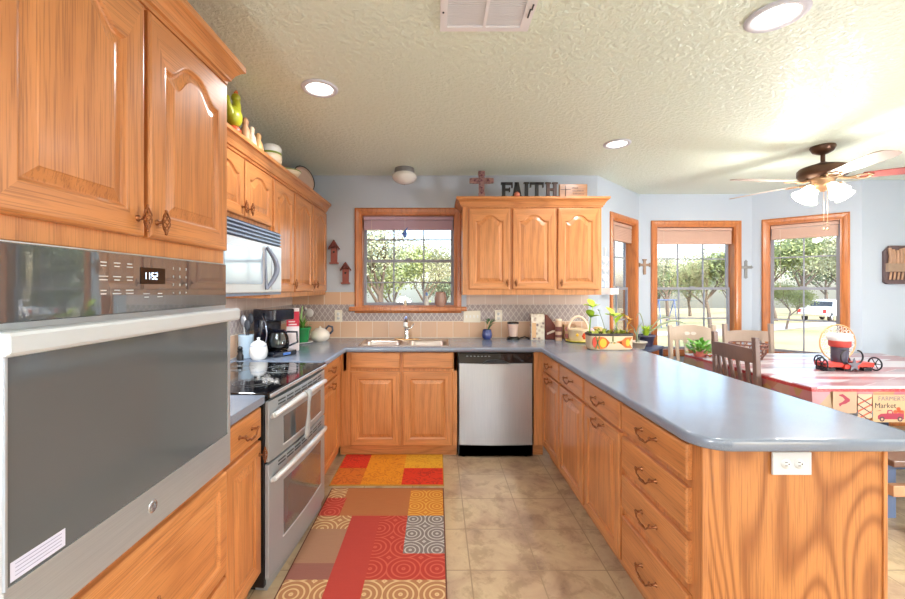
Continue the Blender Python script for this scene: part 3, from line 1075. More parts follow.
g.color(g.mix(n_, lin((184, 190, 194)), lin((208, 212, 216)))); g.set(Metallic=.7, Roughness=.24)
curved_panel(.012, .614, .105, .778, -.606, .016).build('door_panel', g.m, dw, .002)
cpn = curved_panel(.008, .618, .782, .866, -.606, .014).build('control_panel', BLACKG, dw, .004)
mb = MB(); 
for i in range(7): mb.box(.07 + i * .030, .085 + i * .030, -.6215 - .0035 * i / 6 - .006, -.610, .838, .842)
mb.build('button_marks', mat('mark_grey', (150, 152, 156), .5), cpn)
mb = MB(); mb.prism([(.19, .780), (.43, .780), (.38, .806), (.31, .815), (.24, .806)], -.640, -.610, 0, 'y'); mb.build('handle_scoop', BLACKM, cpn, .004)
mb = MB(); mb.box(.012, .614, -.600, -.585, .012, .100); mb.build('kick_plate', BLACKM, dw)
mb = MB()
for x in (.05, .57): mb.lathe([(.014, 0), (.014, .03)], 12, (x, -.57, 0))
mb.build('feet', BLACKM, dw)

# ------------------------------------------------------------------ range (double oven)
rg = empty('kitchen_range', (XL + .022, 1.890, 0), L90 - math.radians(4.0), 'silver double oven electric range with black glass cooktop', 'range')
rw, rd = .744, .603
SILV = mat('range_silver', (164, 168, 173), .33, .35, vary=.02)
SILVL = mat('range_handle_silver', (222, 224, 226), .30, .3)
mb = MB(); mb.box(0, rw, -rd, 0, .025, .900); mb.box(.02, rw - .02, -rd + .05, -.02, 0, .03)
mb.build('range_body', BLACKM, rg, .002)
mb = MB(); mb.box(-.003, rw + .003, -rd - .028, -.02, .897, .921)
ck = mb.build('cooktop', BLACKG, rg, .005)
mb = MB(); mb.box(.002, rw - .002, -rd - .036, -rd - .024, .899, .916); mb.build('cooktop_trim', STEEL, ck, .003)
mb = MB()
for x, y, r in ((.20, -.45, .10), (.55, -.45, .115), (.20, -.17, .08), (.55, -.17, .09)):
    for q in (r, r * .62):
        mb.tube([(x + q * math.cos(a), y + q * math.sin(a), .9215) for a in [k * PI / 18 for k in range(36)]], .0009, 4, True)
mb.build('burner_rings', mat('ring_grey', (120, 122, 124), .3), ck)
def range_door(z0, z1, name, wz0, wz1):
    bow = .016
    d = curved_panel(.004, rw - .004, z0, z1, -rd - .022, bow, 0, 18, .02).build(name, SILV, rg, .004)
    return d
YF = lambda x, ex=0: -rd - .022 - .016 * (1 - (2 * (x - .004) / (rw - .008) - 1) ** 2) - ex
def on_curve(mb, x0, x1, z0, z1, th, n=10, mi=0):
    vs, fs = [], []
    for i in range(n + 1):
        x = x0 + (x1 - x0) * i / n
        y = YF(x)
        vs += [(x, y - th, z0), (x, y - th, z1), (x, y + .003, z1), (x, y + .003, z0)]
    for i in range(n):
        for k in range(4):
            q = (k + 1) % 4; fs.append((i * 4 + k, i * 4 + q, (i + 1) * 4 + q, (i + 1) * 4 + k))
    fs += [(0, 1, 2, 3), (n * 4 + 3, n * 4 + 2, n * 4 + 1, n * 4)]
    mb.add(vs, fs, mi)
SLOT = mat('vent_slot_dark', (58, 60, 62), .5)
RGLASS = mat('range_window_grey', (104, 107, 110), .10, .3, coat=.8)
def arc_handle(z, parent):
    mb = MB()
    pts = []
    for i in range(19):
        t = i / 18; x = .030 + (rw - .060) * t
        pts.append((x, YF(x, .012 + .022 * (1 - (2 * t - 1) ** 4)), z - .028 * (abs(2 * t - 1) ** 3) + .005))
    mb.tube(pts, [.013 + .003 * (1 - abs(2 * i / 18 - 1)) for i in range(19)], 10, flat=1.0)
    for s in (0, 18): mb.tube([pts[s], (pts[s][0], YF(pts[s][0]) + .004, pts[s][2] - .004)], .013, 10)
    return mb.build('handle', SILVL, parent)
for nm, z0, z1, wa, wb, hz in (('upper_door', .600, .882, .640, .775, .835), ('lower_door', .060, .590, .190, .462, .538)):
    d = range_door(z0, z1, nm, wa, wb)
    mb = MB()
    for row in range(2):
        for k in range(7):
            x = .085 + k * .085
            on_curve(mb, x, x + .068, z1 - (.022 if nm[0] == 'u' else .020) - row * .016, z1 - (.015 if nm[0] == 'u' else .013) - row * .016, .0012, 3)
    mb.build('vent_slots', SLOT, d)
    mb = MB(); on_curve(mb, .135, rw - .095, wa, wb, .0015, 12); wdw = mb.build('oven_window', RGLASS, d, .001)
    mb = MB(); on_curve(mb, .128, rw - .088, wa - .006, wa, .004, 12); mb.build('window_ledge', SILVL, d)
    arc_handle(hz, d)
mb = MB(); mb.box(.02, rw - .02, -rd - .006, -rd + .05, .0, .055); mb.build('toe_plate', SILV, rg)
# grey towel strip looped over the upper oven handle
tw = empty('dish_towel', rg.matrix_world @ Vector((0, 0, 0)), 0)
tw.location = (0, 0, 0)
bpy.data.objects.remove(tw)
Mr = Matrix.Translation((XL + .022, 1.890, 0)) @ Matrix.Rotation(L90 - math.radians(4.0), 4, 'Z')
mb = MB(Mr)
vs, fs = [], []
prof = [(.022, .850, .040), (.034, .860, .050), (.052, .852, .056), (.058, .830, .050), (.052, .79, .036), (.050, .735, .034), (.048, .695, .052), (.046, .655, .072), (.044, .620, .070), (.042, .600, .040)]
for k, (e, z, wd_) in enumerate(prof):
    for s in (-1, -.33, .33, 1):
        x = .315 + s * wd_ / 2
        vs.append((x, YF(x, e + (.004 if abs(s) < .5 else 0)), z))
for k in range(len(prof) - 1):
    for i in range(3): fs.append((k * 4 + i, k * 4 + i + 1, (k + 1) * 4 + i + 1, (k + 1) * 4 + i))
mb.add(vs, fs, 0, True)
o = mb.build('hand_towel', mat('towel_grey', (168, 170, 172), .8, vary=.15, vscale=70))
sm = o.modifiers.new('thickness', 'SOLIDIFY'); sm.thickness = .004
tag(o, 'small grey cloth strip hanging over the upper oven handle of the range', 'towel')

# ------------------------------------------------------------------ microwave
mwv = empty('microwave', (XL, 1.860, 1.365), L90, 'silver over-the-range microwave with curved grey handle under short cabinet', 'microwave')
mw, md, mh = .762, .385, .394
MSIL = mat('microwave_silver', (214, 216, 220), .28, .45)
MGL = mat('microwave_window', (176, 190, 208), .08, .3, coat=.8)
mb = MB(); mb.box(0, mw, -md, 0, 0, mh); mb.build('microwave_body', DARKSTEEL, mwv, .003)
mb = MB(); mb.box(.002, mw - .002, -md - .012, -md, mh - .088, mh - .002); gr = mb.build('vent_grille', mat('grille_dark', (52, 62, 84), .4), mwv)
mb = MB()
for k in range(4): mb.box(.003, mw - .003, -md - .020, -md - .008, mh - .082 + k * .021, mh - .073 + k * .021)
mb.build('grille_bars', mat('grille_bar', (150, 164, 190), .35, .3), gr, .001)
mb = MB(); mb.box(.002, mw - .002, -md - .022, -md + .002, .012, mh - .092)
dr = mb.build('microwave_door', MSIL, mwv, .006)
mb = MB(); mb.prism([(a, b) for a, b in rrect(.05, .475, .060, .255, .02)], -md - .0245, -md - .021, 0, 'y'); mb.build('door_window', MGL, dr, .001)
mb = MB(); mb.box(.60, mw - .018, -md - .0235, -md - .021, .03, .285); mb.build('touch_panel', mat('touch_panel_grey', (196, 204, 216), .2), dr)
mb = MB()
pts = [(.515 + .062 * math.sin(PI * i / 14), -md - .030 - .035 * math.sin(PI * i / 14), .035 + .245 * i / 14) for i in range(15)]
mb.tube(pts, [.010 + .007 * math.sin(PI * i / 14) for i in range(15)], 10)
mb.tube([(.512, -md - .020, .270), (.512, -md - .030, .030)], .008, 8)
mb.build('handle', mat('microwave_handle', (130, 138, 158), .35, .3), dr)
mb = MB(); mb.box(.004, mw - .004, -md - .018, -md, -.002, .012); mb.build('lower_lip', mat('lip_blue_grey', (112, 122, 142), .35), mwv)

mb = MB(); mb.box(.25, .51, -md + .06, -md + .14, -.004, .001); ckl = mb.build('backsplash_fill_lamp', mat('fill_lens', (250, 250, 255), .4, emit=(235, 242, 255), estr=6), mwv)  # lens and lamp added under the microwave to brighten the backsplash
L = bpy.data.lights.new('lamp', 'AREA'); L.shape = 'RECTANGLE'; L.size = .26; L.size_y = .08; L.energy = 6; L.color = (.84, .93, 1.0)
lo = bpy.data.objects.new('lamp', L); C.objects.link(lo); lo.parent = mwv; lo.location = (.38, -md + .10, -.008)

# ------------------------------------------------------------------ ceiling fixtures
LENS = mat('lamp_lens', (255, 250, 240), .4, emit=(255, 246, 230), estr=14)
def downlight(x, y, label, r=.098):
    d = empty('recessed_light', (x, y, H), 0, label, 'ceiling light', 'recessed ceiling lights')
    mb = MB(); mb.lathe([(r, -.001), (r, -.006), (r * .93, -.012), (r * .72, -.010), (r * .68, .012 - .010)], 32, cap=False); mb.build('trim_ring', mat('trim_white', (206, 206, 216), .4), d)
    mb = MB(); mb.lathe([(.0005, -.004), (r * .70, -.004)], 32, cap=False); mb.build('lens', LENS, d)
    L = bpy.data.lights.new('lamp', 'AREA'); L.shape = 'DISK'; L.size = r * 1.4; L.energy = LAMP_W; L.color = (.95, .98, 1.0); L.spread = math.radians(165)
    lo = bpy.data.objects.new('lamp', L); C.objects.link(lo); lo.parent = d; lo.location = (0, 0, -.020)
    return d
downlight(-.642, 2.20, 'round recessed ceiling light above the left aisle and range')
downlight(1.36, 1.61, 'large round recessed ceiling light above the peninsula, nearest the camera', .106)
downlight(1.366, 3.05, 'small far recessed ceiling light right of the wall cabinets')
downlight(-.50, -.55, 'added recessed fill light, unseen behind the viewpoint on the kitchen side')  # this and the next two are unseen, added to brighten the room
downlight(1.36, -.40, 'added recessed fill light, unseen behind the viewpoint on the dining side')
downlight(3.6, .9, 'added recessed fill light, unseen over the far side of the living area')
for gx, gy, es, lab in ((3.75, .75, FILL_GLOBE_S, 'added white globe fill lamp, out of view right of the peninsula'), (-.75, -1.05, FILL_GLOBE_S * .45, 'added white globe fill lamp, unseen behind the viewpoint on the kitchen side')):  # two out-of-view globes added to fill the room with light
    pd = empty('fill_lamp', (gx, gy, 0), 0, lab, 'fill lamp')
    mb = MB(); mb.lathe([(.15, 0), (.15, .015), (.03, .03), (.012, .05)], 24); mb.build('base', BRONZE, pd)
    mb = MB(); mb.lathe([(.012, .045), (.012, .86), (.05, .88)], 14); mb.build('pole', BRONZE, pd)
    mb = MB(); mb.sphere((0, 0, 1.04), .17, 22); mb.build('lamp_globe', mat('globe_opal_%d' % int(es), (255, 250, 242), .4, emit=(246, 251, 255), estr=es), pd)

cl = empty('ceiling_light', (-.300, 3.70, H), 0, 'white glass dome ceiling light above the sink window', 'ceiling light')
mb = MB(); mb.lathe([(.0875, 0), (.092, -.030), (.088, -.048)], 32); mb.build('canopy', mat('nickel', (150, 148, 150), .3, .8), cl)
mb = MB(); mb.lathe([(.001, -.145), (.045, -.139), (.090, -.118), (.114, -.088), (.112, -.062), (.090, -.044)], 32, cap=False); mb.build('glass_dome', mat('opal_glass', (232, 230, 226), .25, coat=.3), cl)
mb = MB(); mb.sphere((0, 0, -.148), .006, 8); mb.build('finial', mat('nickel', (150, 148, 150), .3, .8), cl)

vt = empty('ceiling_vent', (.197, 1.575, H), 0, 'white two-panel return air vent in the ceiling at the top of the photo', 'vent')
mb = MB()
frame_loops(MB(), 0, 1, 0, 1, [(0, 0), (1, 1)])
for (x0, x1, y0, y1) in ((-.184, .184, .092, .118), (-.184, .184, -.130, -.095), (-.184, -.156, -.095, .092), (.146, .184, -.095, .092), (-.008, .004, -.095, .092)):
    mb.box(x0, x1, y0, y1, -.014, -.001)
mb.build('vent_frame', mat('vent_white', (232, 230, 232), .45), vt)
mb = MB()
for (x0, x1) in ((-.156, -.008), (.004, .146)):
    for k in range(16):
        y = -.093 + k * .0118
        mb.box(x0, x1, y, y + .0085, -.009, -.007)
mb.build('louvres', mat('vent_grey', (222, 222, 224), .5), vt)
mb = MB(); mb.box(-.156, .146, -.095, .092, -.003, -.0005); mb.build('backing', mat('vent_back', (196, 196, 198), .6), vt)
mb = MB(); mb.box(.162, .168, -.02, .03, -.017, -.013); mb.box(.168, .174, -.045, -.015, -.017, -.013); mb.lathe([(.004, -.017), (.004, -.013)], 8, (-.172, 0, 0)); mb.build('latch', DARKSTEEL, vt)

# ceiling fan
FX, FY = 2.985, 3.11
fn = empty('ceiling_fan', (FX, FY, H), 0, 'bronze five-blade ceiling fan with lit glass shades over the dining table', 'ceiling fan')
FBR = mat('fan_bronze', (92, 64, 48), .35, .6, vary=.12)
FTAN = mat('fan_antique_tan', (176, 142, 110), .4, .5)
mb = MB(); mb.lathe([(.075, 0), (.078, -.012), (.062, -.045), (.030, -.062), (.014, -.068), (.014, -.135)], 28); mb.build('canopy', FBR, fn)
mb = MB(); mb.lathe([(.02, -.125), (.045, -.135), (.090, -.148), (.140, -.165), (.155, -.182), (.155, -.222), (.140, -.240), (.080, -.250)], 36); mb.build('motor_housing', FBR, fn)
mb = MB(); mb.lathe([(.080, -.236), (.085, -.250), (.062, -.285), (.070, -.300), (.060, -.320), (.030, -.335), (.012, -.352)], 28); lk = mb.build('light_kit', FTAN, fn)
BW = mat('blade_walnut', (132, 62, 54), .30, vary=.12, vscale=5, coat=.3)
BP = mat('blade_underside', (196, 178, 168), .35, vary=.08, vscale=5)
for k, th in enumerate((67, -5, 283, 209, 139)):
    a = math.radians(180 - th)
    M = Matrix.Rotation(a, 4, 'Z') @ Matrix.Rotation(math.radians(-11), 4, 'X')
    mb = MB(M)
    poly = [(.20, -.045), (.45, -.062), (.64, -.066), (.685, -.050), (.700, -.020), (.700, .020), (.685, .050), (.64, .066), (.45, .062), (.20, .045)]
    mb.prism(poly, -.270, -.263, 0)
    bl = mb.build('blade', BW if k == 3 else BP, fn, .0015)
    mb = MB(M)
    mb.tube([(.075, 0, -.262), (.12, 0, -.278), (.17, .0, -.277)], [.014, .010, .012], 8)
    for s in (-1, 1):
        mb.tube([(.15, 0, -.276), (.18, s * .030, -.276), (.225, s * .038, -.275), (.26, s * .012, -.275), (.235, 0, -.275)], .006, 6)
    mb.build('blade_iron', FTAN, bl)
SHADE = mat('lit_glass_shade', (255, 244, 224), .4, emit=(255, 243, 224), estr=3.0)
for k in range(4):
    a = math.radians(-8 + 90 * k)
    M = Matrix.Rotation(a, 4, 'Z')
    mb = MB(M); mb.tube([(.045, 0, -.315), (.065, 0, -.308), (.080, 0, -.314)], [.010, .010, .016], 10); arm = mb.build('lamp_arm', FTAN, fn)
    M2 = M @ Matrix.Translation((.078, 0, -.312)) @ Matrix.Rotation(math.radians(-42), 4, 'Y')
    mb = MB(M2); mb.lathe([(.022, 0), (.030, -.012), (.036, -.045), (.046, -.080), (.066, -.112), (.063, -.112), (.042, -.080), (.030, -.045), (.018, -.01)], 20, cap=False)
    mb.build('lamp_shade', SHADE, arm)
    L = bpy.data.lights.new('bulb', 'POINT'); L.energy = FAN_W; L.color = (1, .98, .94); L.shadow_soft_size = .04
    lo = bpy.data.objects.new('bulb', L); C.objects.link(lo); lo.parent = fn; lo.location = M2 @ Vector((0, 0, -.150))
mb = MB()
for dx in (-.012, .016):
    mb.tube([(dx, -.02, -.33), (dx, -.02, -.640)], .0014, 5)
    mb.lathe([(.002, -.655), (.007, -.652), (.007, -.638), (.002, -.635)], 8, (dx, -.02, 0))
mb.build('pull_chain', FTAN, fn)

# ------------------------------------------------------------------ rugs
def ring_mat(name, base, line, scale, rings=True):
    g = N(name)
    v = g.coord()
    vo = g.n('TexVoronoi'); vo.feature = 'F1'; vo.inputs['Scale'].default_value = scale; vo.inputs['Randomness'].default_value = 0.0
    sp = g.n('SeparateXYZ'); g.l(v, sp.inputs[0])
    cb = g.n('CombineXYZ'); g.l(sp.outputs['X'], cb.inputs[0]); g.l(sp.outputs['Y'], cb.inputs[1])
    g.l(cb.outputs[0], vo.inputs['Vector'])
    s = g.math('SINE', g.math('MULTIPLY', vo.outputs['Distance'], 40.0))
    f = g.ramp(s, [(0.45, (0, 0, 0)), (0.6, (1, 1, 1))])
    nz = g.noise(v, 300, 2)
    c = g.mix(f, lin(base), lin(line)) if rings else g.mix(g.noise(g.coord((1, 40, 1)), 9, 3), lin(base), lin(line))
    g.color(g.mix(g.math('MULTIPLY', nz, .16), c, (0.02, 0.01, 0.01, 1)))
    g.bump(nz, .3, .002)
    g.set(Roughness=.85)
    return g.m
def leaf_mat(name, base, line):
    g = N(name); v = g.coord()
    w = g.noise(v, 13, 2, .5, 1.6)
    r = g.ramp(g.math('ABSOLUTE', g.math('SUBTRACT', w, .5)), [(0.0, (1, 1, 1)), (.05, (0, 0, 0))])
    g.color(g.mix(g.math('MULTIPLY', r, .7), lin(base), lin(line))); g.set(Roughness=.85)
    return g.m
RM = [ring_mat('rug_brown', (168, 96, 52), (186, 116, 66), 5, False),      #0
      ring_mat('rug_gold_rings', (206, 126, 40), (226, 168, 70), 7),        #1
      ring_mat('rug_grey_rings', (128, 116, 110), (196, 188, 180), 7),      #2
      ring_mat('rug_red_plain', (180, 56, 46), (192, 70, 56), 5, False),    #3
      ring_mat('rug_red_rings', (182, 56, 42), (206, 92, 70), 6),          #4
      ring_mat('rug_tan_plain', (176, 132, 100), (160, 112, 88), 5, False), #5
      ring_mat('rug_tan_rings', (176, 122, 80), (220, 184, 134), 6),        #6
      ring_mat('rug_mauve_plain', (140, 84, 74), (158, 104, 88), 5, False), #7
      mat('rug_edge_brown', (104, 60, 44), .9)]                             #8
def rug(x0, x1, y0, y1, patches, mats, label, edge):
    mb = MB(); mb.box(x0, x1, y0, y1, .001, .007, edge)
    for (a, b, c, d, m) in patches:
        mb.box(a, b, c, d, .0065, .0085, m)
    o = mb.build('rug', mats, None); return tag(o, label, 'rug', )
X0, X1 = -.735, .047
rug(X0, X1, 1.30, 2.806, [
    (-.728, -.615, 2.672, 2.798, 6), (-.728, -.60, 2.464, 2.672, 4), (-.60, -.18, 2.464, 2.798, 0), (-.615, -.60, 2.672, 2.798, 0), (-.18, .040, 2.464, 2.77, 1), (-.18, .04, 2.77, 2.798, 0),
    (-.728, -.520, 2.330, 2.464, 6), (-.728, -.520, 2.04, 2.330, 5), (-.728, -.520, 1.925, 2.04, 7), (-.728, -.520, 1.31, 1.925, 6),
    (-.520, -.345, 1.31, 2.464, 3), (-.345, -.18, 1.925, 2.464, 4), (-.18, .04, 1.925, 2.115, 4), (-.18, .04, 2.115, 2.464, 2), (-.345, .04, 1.31, 1.925, 6)],
    RM, 'long patchwork rug of red, tan, gold and grey ringed squares beside the range', 8)
RM2 = [leaf_mat('rug_red_leaf', (214, 52, 22), (150, 30, 18)), leaf_mat('rug_gold_leaf', (224, 142, 26), (186, 92, 18)), leaf_mat('rug_yellow_leaf', (222, 164, 40), (192, 120, 24)), leaf_mat('rug_orange_leaf', (206, 108, 30), (150, 58, 20)), mat('rug_edge_gold', (176, 128, 52), .9)]
rug(-.765, .050, 2.845, 3.372, [(-.757, -.545, 3.112, 3.365, 0), (-.545, -.254, 3.112, 3.365, 1), (-.254, .044, 3.112, 3.365, 2), (-.757, -.545, 2.855, 3.112, 3), (-.545, -.254, 2.855, 3.112, 1), (-.254, .044, 2.855, 3.112, 0)],
    RM2, 'small red, orange and gold leaf-pattern mat in front of the sink cabinet', 4)
# ------------------------------------------------------------------ wall plates
def plate(name, loc, rz, w, h, label, group=None, col=None, kind='outlet', gangs=1, horiz=False):
    r = empty(name, loc, rz, label, kind, group)
    pm = col or mat('plate_almond', (232, 224, 208), .35)
    mb = MB(); mb.box(-w / 2, w / 2, -.006, .002, -h / 2, h / 2); mb.build('cover_plate', pm, r, .002)
    if kind == 'outlet':
        for s in (-1, 1):
            c = (s * .022, 0) if horiz else (0, s * .021)
            mb = MB(); mb.lathe([(.0001, -.0085), (.0155, -.0085), (.0165, -.006)], 20, (c[0], 0, c[1]), 'y'); rc_ = mb.build('receptacle', mat('receptacle_white', (220, 220, 218), .35), r)
            mb = MB()
            if horiz:
                for q in (-1, 1): mb.box(c[0] - .0045, c[0] + .0045, -.0092, -.008, c[1] + q * .0058 - .0010, c[1] + q * .0058 + .0010)
                mb.lathe([(.0001, -.0092), (.0025, -.0092), (.0025, -.008)], 8, (c[0] + .009, 0, c[1]), 'y')
            else:
                for q in (-1, 1): mb.box(q * .0058 - .0010, q * .0058 + .0010, -.0092, -.008, c[1] - .002, c[1] + .0065)
                mb.lathe([(.0001, -.0092), (.0025, -.0092), (.0025, -.008)], 8, (0, 0, c[1] - .008), 'y')
            mb.build('slots', BLACKM, rc_)
    else:
        for k in range(gangs):
            x = (k - (gangs - 1) / 2) * .036
            mb = MB(); mb.box(x - .006, x + .006, -.012, -.005, -.012, .012); mb.build('toggle', WHITEP, r, .001)
    return r
WP = mat('plate_white', (212, 213, 214), .35)
plate('power_outlet', (1.188, 1.350, .819), 0, .130, .076, 'white duplex outlet set sideways on the oak peninsula end panel', col=WP, horiz=True)
yb = YB - .009
plate('power_outlet', ((498.5 - 437) * yb / 402, yb, 1.41 - 29 * yb / 402), 0, .072, .115, 'almond outlet in the diamond tile band right of the switch plate')
plate('power_outlet', ((338.5 - 437) * yb / 402, yb, 1.41 - 29 * yb / 402), 0, .072, .115, 'almond outlet on the tile at the left back corner')
plate('light_switch', ((472 - 437) * yb / 402, yb, 1.41 - 29.5 * yb / 402), 0, .165, .115, 'wide almond switch plate with four toggles right of the window sill', kind='switch', gangs=4)

# ------------------------------------------------------------------ above the cabinets: cross, FAITH letters, wood block
ZT = 2.2105
yc = 3.60
def X(px, y): return (px - 437.0) * y / 402.0
def Z(py, y): return ZC - (py - 287.0) * y / 402.0
def cross_poly(h, w, t, cy):
    a = w / 2; b = t / 2
    return [(-b, 0), (b, 0), (b, cy - b), (a, cy - b), (a, cy + b), (b, cy + b), (b, h), (-b, h), (-b, cy + b), (-a, cy + b), (-a, cy - b), (-b, cy - b)]
cx = X(481.5, yc)
r = empty('cross', (cx, yc, ZT), 0, 'burgundy mosaic cross with flared ends standing on the back wall cabinet', 'cross')
MOS = N('cross_mosaic'); v_ = MOS.coord(); vo_ = MOS.n('TexVoronoi'); vo_.inputs['Scale'].default_value = 55; MOS.l(v_, vo_.inputs['Vector'])
MOS.color(MOS.mix(MOS.ramp(vo_.outputs['Distance'], [(.1, (0, 0, 0)), (.6, (1, 1, 1))]), lin((72, 26, 42)), lin((150, 112, 108)))); MOS.set(Roughness=.35)
mb = MB(); mb.prism(cross_poly(.222, .165, .052, .150), -.012, .012, 0, 'y')
for (px_, pz_) in ((0, .215), (-.078, .150), (.078, .150), (0, .150), (0, .02)): mb.box(px_ - .030, px_ + .030, -.016, .016, pz_ - (.02 if pz_ < .03 else .022), pz_ + .022)
mb.build('cross_body', MOS.m, r, .004)
mb = MB()
for (px_, pz_) in ((0, .150), (-.06, .150), (.06, .150), (0, .195), (0, .085), (0, .04)): mb.sphere((px_, -.018, pz_), .010, 8); mb.build('stud', mat('stud_plum', (110, 50, 70), .3, .4), r); mb = MB()
LB = mat('letter_black', (22, 22, 26), .45); LBr = mat('letter_brown', (74, 50, 44), .5, vary=.25, vscale=30)
def letter(ch, x0, w, h, m, label):
    mb = MB(); q = .030; s = .014; d0, d1 = -.011, .011; se = .010
    def bar(a, b, c, d): mb.box(x0 + a, x0 + b, d0, d1, c, d)
    def slant(xa, xb, za, zb, t): mb.prism([(x0 + xa, za), (x0 + xa + t, za), (x0 + xb + t, zb), (x0 + xb, zb)], d0, d1, 0, 'y')
    if ch == 'F':
        bar(se, se + q, 0, h); bar(0, w, h - .022, h); bar(se + q, w * .78, h * .45, h * .45 + .020); bar(0, q + 2 * se, 0, s); bar(w - .012, w, h - .05, h - .02); bar(w * .78 - .01, w * .78, h * .36, h * .66)
    if ch == 'I':
        bar(se, se + q, 0, h); bar(0, q + 2 * se, 0, s); bar(0, q + 2 * se, h - s, h)
    if ch == 'T':
        c = w / 2; bar(c - q / 2, c + q / 2, 0, h); bar(0, w, h - .020, h); bar(0, .012, h - .046, h); bar(w - .012, w, h - .046, h); bar(c - q / 2 - se, c + q / 2 + se, 0, s)
    if ch == 'H':
        for a in (se, w - se - q): bar(a, a + q, 0, h); bar(a - se, a + q + se, 0, s); bar(a - se, a + q + se, h - s, h)
        bar(se + q, w - se - q, h * .46, h * .46 + .020)
    if ch == 'A':
        slant(.006, w / 2 - .018, 0, h, .022); slant(w - .042, w / 2 - .022, 0, h, .036); bar(w * .28, w * .74, h * .30, h * .30 + .018); bar(-.004, .040, 0, s); bar(w - .052, w + .004, 0, s)
    o = mb.build('letter', m, None, .0015); o.location = (0, yc, ZT)
    tag(o, label, 'letter', 'FAITH letters on the back wall cabinet')
lh = .136
for ch, p0, p1, m in (('F', 500.8, 512.6, LB), ('A', 511.6, 522.4, LB), ('I', 523.6, 528.8, LB), ('T', 529.8, 543.6, LB), ('H', 545.2, 557.6, LBr)):
    letter(ch, X(p0, yc), X(p1, yc) - X(p0, yc), lh, m, '%s letter %s of the word FAITH on top of the back cabinet' % ('dark brown' if ch == 'H' else 'black', ch))
bk = empty('wooden_plaque', (X(573, yc), yc, ZT), 0, 'tan wooden block with a carved cross and verse beside the FAITH letters', 'plaque')
PLK = oak('plaque_wood', 'x', (164, 108, 62), (120, 74, 40), (176, 120, 72))
mb = MB(); mb.box(-.125, .125, -.012, .012, 0, .118); pq = mb.build('wood_block', PLK, bk, .003)
ENG = mat('engraving_dark', (70, 42, 28), .7)
mb = MB(); mb.box(-.075, -.068, -.0135, -.0115, .008, .105); mb.box(-.115, -.025, -.0135, -.0115, .066, .072); mb.build('carved_cross', ENG, pq)
mb = MB(); q_ = random.Random(9)
for k, (n_l, x0_) in enumerate(((5, -.012), (9, -.008), (9, -.004))):
    x = x0_
    for q in range(n_l):
        w_ = q_.uniform(.005, .010); h_ = q_.uniform(.007, .013); mb.box(x, x + w_, -.0132, -.0115, .078 - k * .026, .078 - k * .026 + h_); x += w_ + .004
mb.build('engraved_verse', ENG, pq)
mb = MB(); mb.lathe([(.001, 0), (.022, 0), (.028, .012), (.024, .028), (.010, .040), (.001, .042)], 18)
o = mb.build('small_stone', mat('stone_salmon', (206, 120, 96), .5)); o.location = (X(516, yc) , yc + .075 - .12, ZT)
tag(o, 'small salmon-coloured rounded ornament in front of the letter A', 'ornament')

# ------------------------------------------------------------------ on top of the left wall cabinets
zt2 = 2.221
xk = -1.14
def place(mb, name, mats, loc, label, cat, group=None, **k):
    o = mb.build(name, mats, None, **k); o.location = loc; return tag(o, label, cat, group)
r = empty('rooster_figurine', (-1.085, 2.145, zt2), 0, 'green and yellow rooster figurine with red base on the left cabinets', 'figurine'); r.scale = (.85, .85, .85)
mb = MB(); mb.lathe([(.001, 0), (.042, 0), (.045, .03), (.030, .05)], 20); mb.build('base', mat('fig_red', (214, 84, 48), .4), r)
mb = MB(); mb.sphere((0, 0, .115), .062, 18, 0, (.8, 1.0, 1.05)); mb.tube([(0, .02, .15), (0, .035, .20), (0, .03, .235)], [.034, .026, .022], 12); mb.sphere((0, .028, .245), .029, 14)
mb.tube([(0, -.04, .12), (0, -.075, .17), (0, -.07, .215)], [.03, .02, .008], 10); mb.build('body', mat('fig_green', (172, 176, 40), .35, vary=.35, vscale=20), r)
mb = MB(); mb.tube([(0, .01, .268), (0, .03, .285), (0, .048, .268)], [.006, .011, .006], 8); mb.lathe([(.010, 0), (.001, .024)], 8, (0, .052, .240), 'y'); mb.build('comb', mat('fig_orange', (216, 108, 36), .4), r)
TANW = mat('carved_wood', (186, 140, 104), .5, vary=.2, vscale=20); CRM = mat('cream_ceramic', (226, 206, 178), .3, vary=.08)
def bust(y, h, w, m, label, hd=.4):
    r = empty('figurine', (-1.085, y, zt2), 0, label, 'figurine', 'figurines on the left cabinets')
    mb = MB(); mb.lathe([(w * .9, 0), (w, h * .04), (w * .92, h * .3), (w * .75, h * .52), (w * .45, h * .66), (w * .5, h * .72)], 18); mb.build('body', m, r)
    mb = MB(); mb.sphere((0, 0, h * .82), w * .58, 14, 0, (1, 1, 1.35)); mb.build('head', m, r)
bust(2.275, .150, .032, TANW, 'tall dark tan carved figurine beside the rooster on the left cabinets')
bust(2.355, .130, .028, CRM, 'cream figurine, second after the rooster on the left cabinets')
bust(2.440, .120, .032, mat('fig_ochre', (206, 162, 108), .4), 'short ochre figurine nearest the lidded cream jar on the cabinets')
r = empty('ceramic_jar', (-1.115, 2.70, zt2), 0, 'round cream jar with a green band on the left cabinets', 'jar'); r.scale = (.88, .88, .88)
mb = MB(); mb.lathe([(.055, 0), (.078, .03), (.082, .06), (.074, .085)], 24); mb.build('jar_body', CRM, r)
mb = MB(); mb.lathe([(.074, .085), (.080, .092), (.074, .100)], 24); mb.build('green_band', mat('band_green', (120, 136, 40), .4), r)
mb = MB(); mb.lathe([(.074, .100), (.080, .125), (.070, .150), (.045, .162), (.001, .166)], 24); mb.build('lid', WHITEG, r)
r = empty('serving_dish', (-1.12, 3.02, zt2), 0, 'low cream dish with a green rim on the left cabinets', 'dish')
mb = MB(); mb.lathe([(.04, 0), (.075, .025), (.095, .055), (.090, .055), (.070, .028), (.001, .012)], 24, cap=False); mb.build('dish_body', CRM, r)
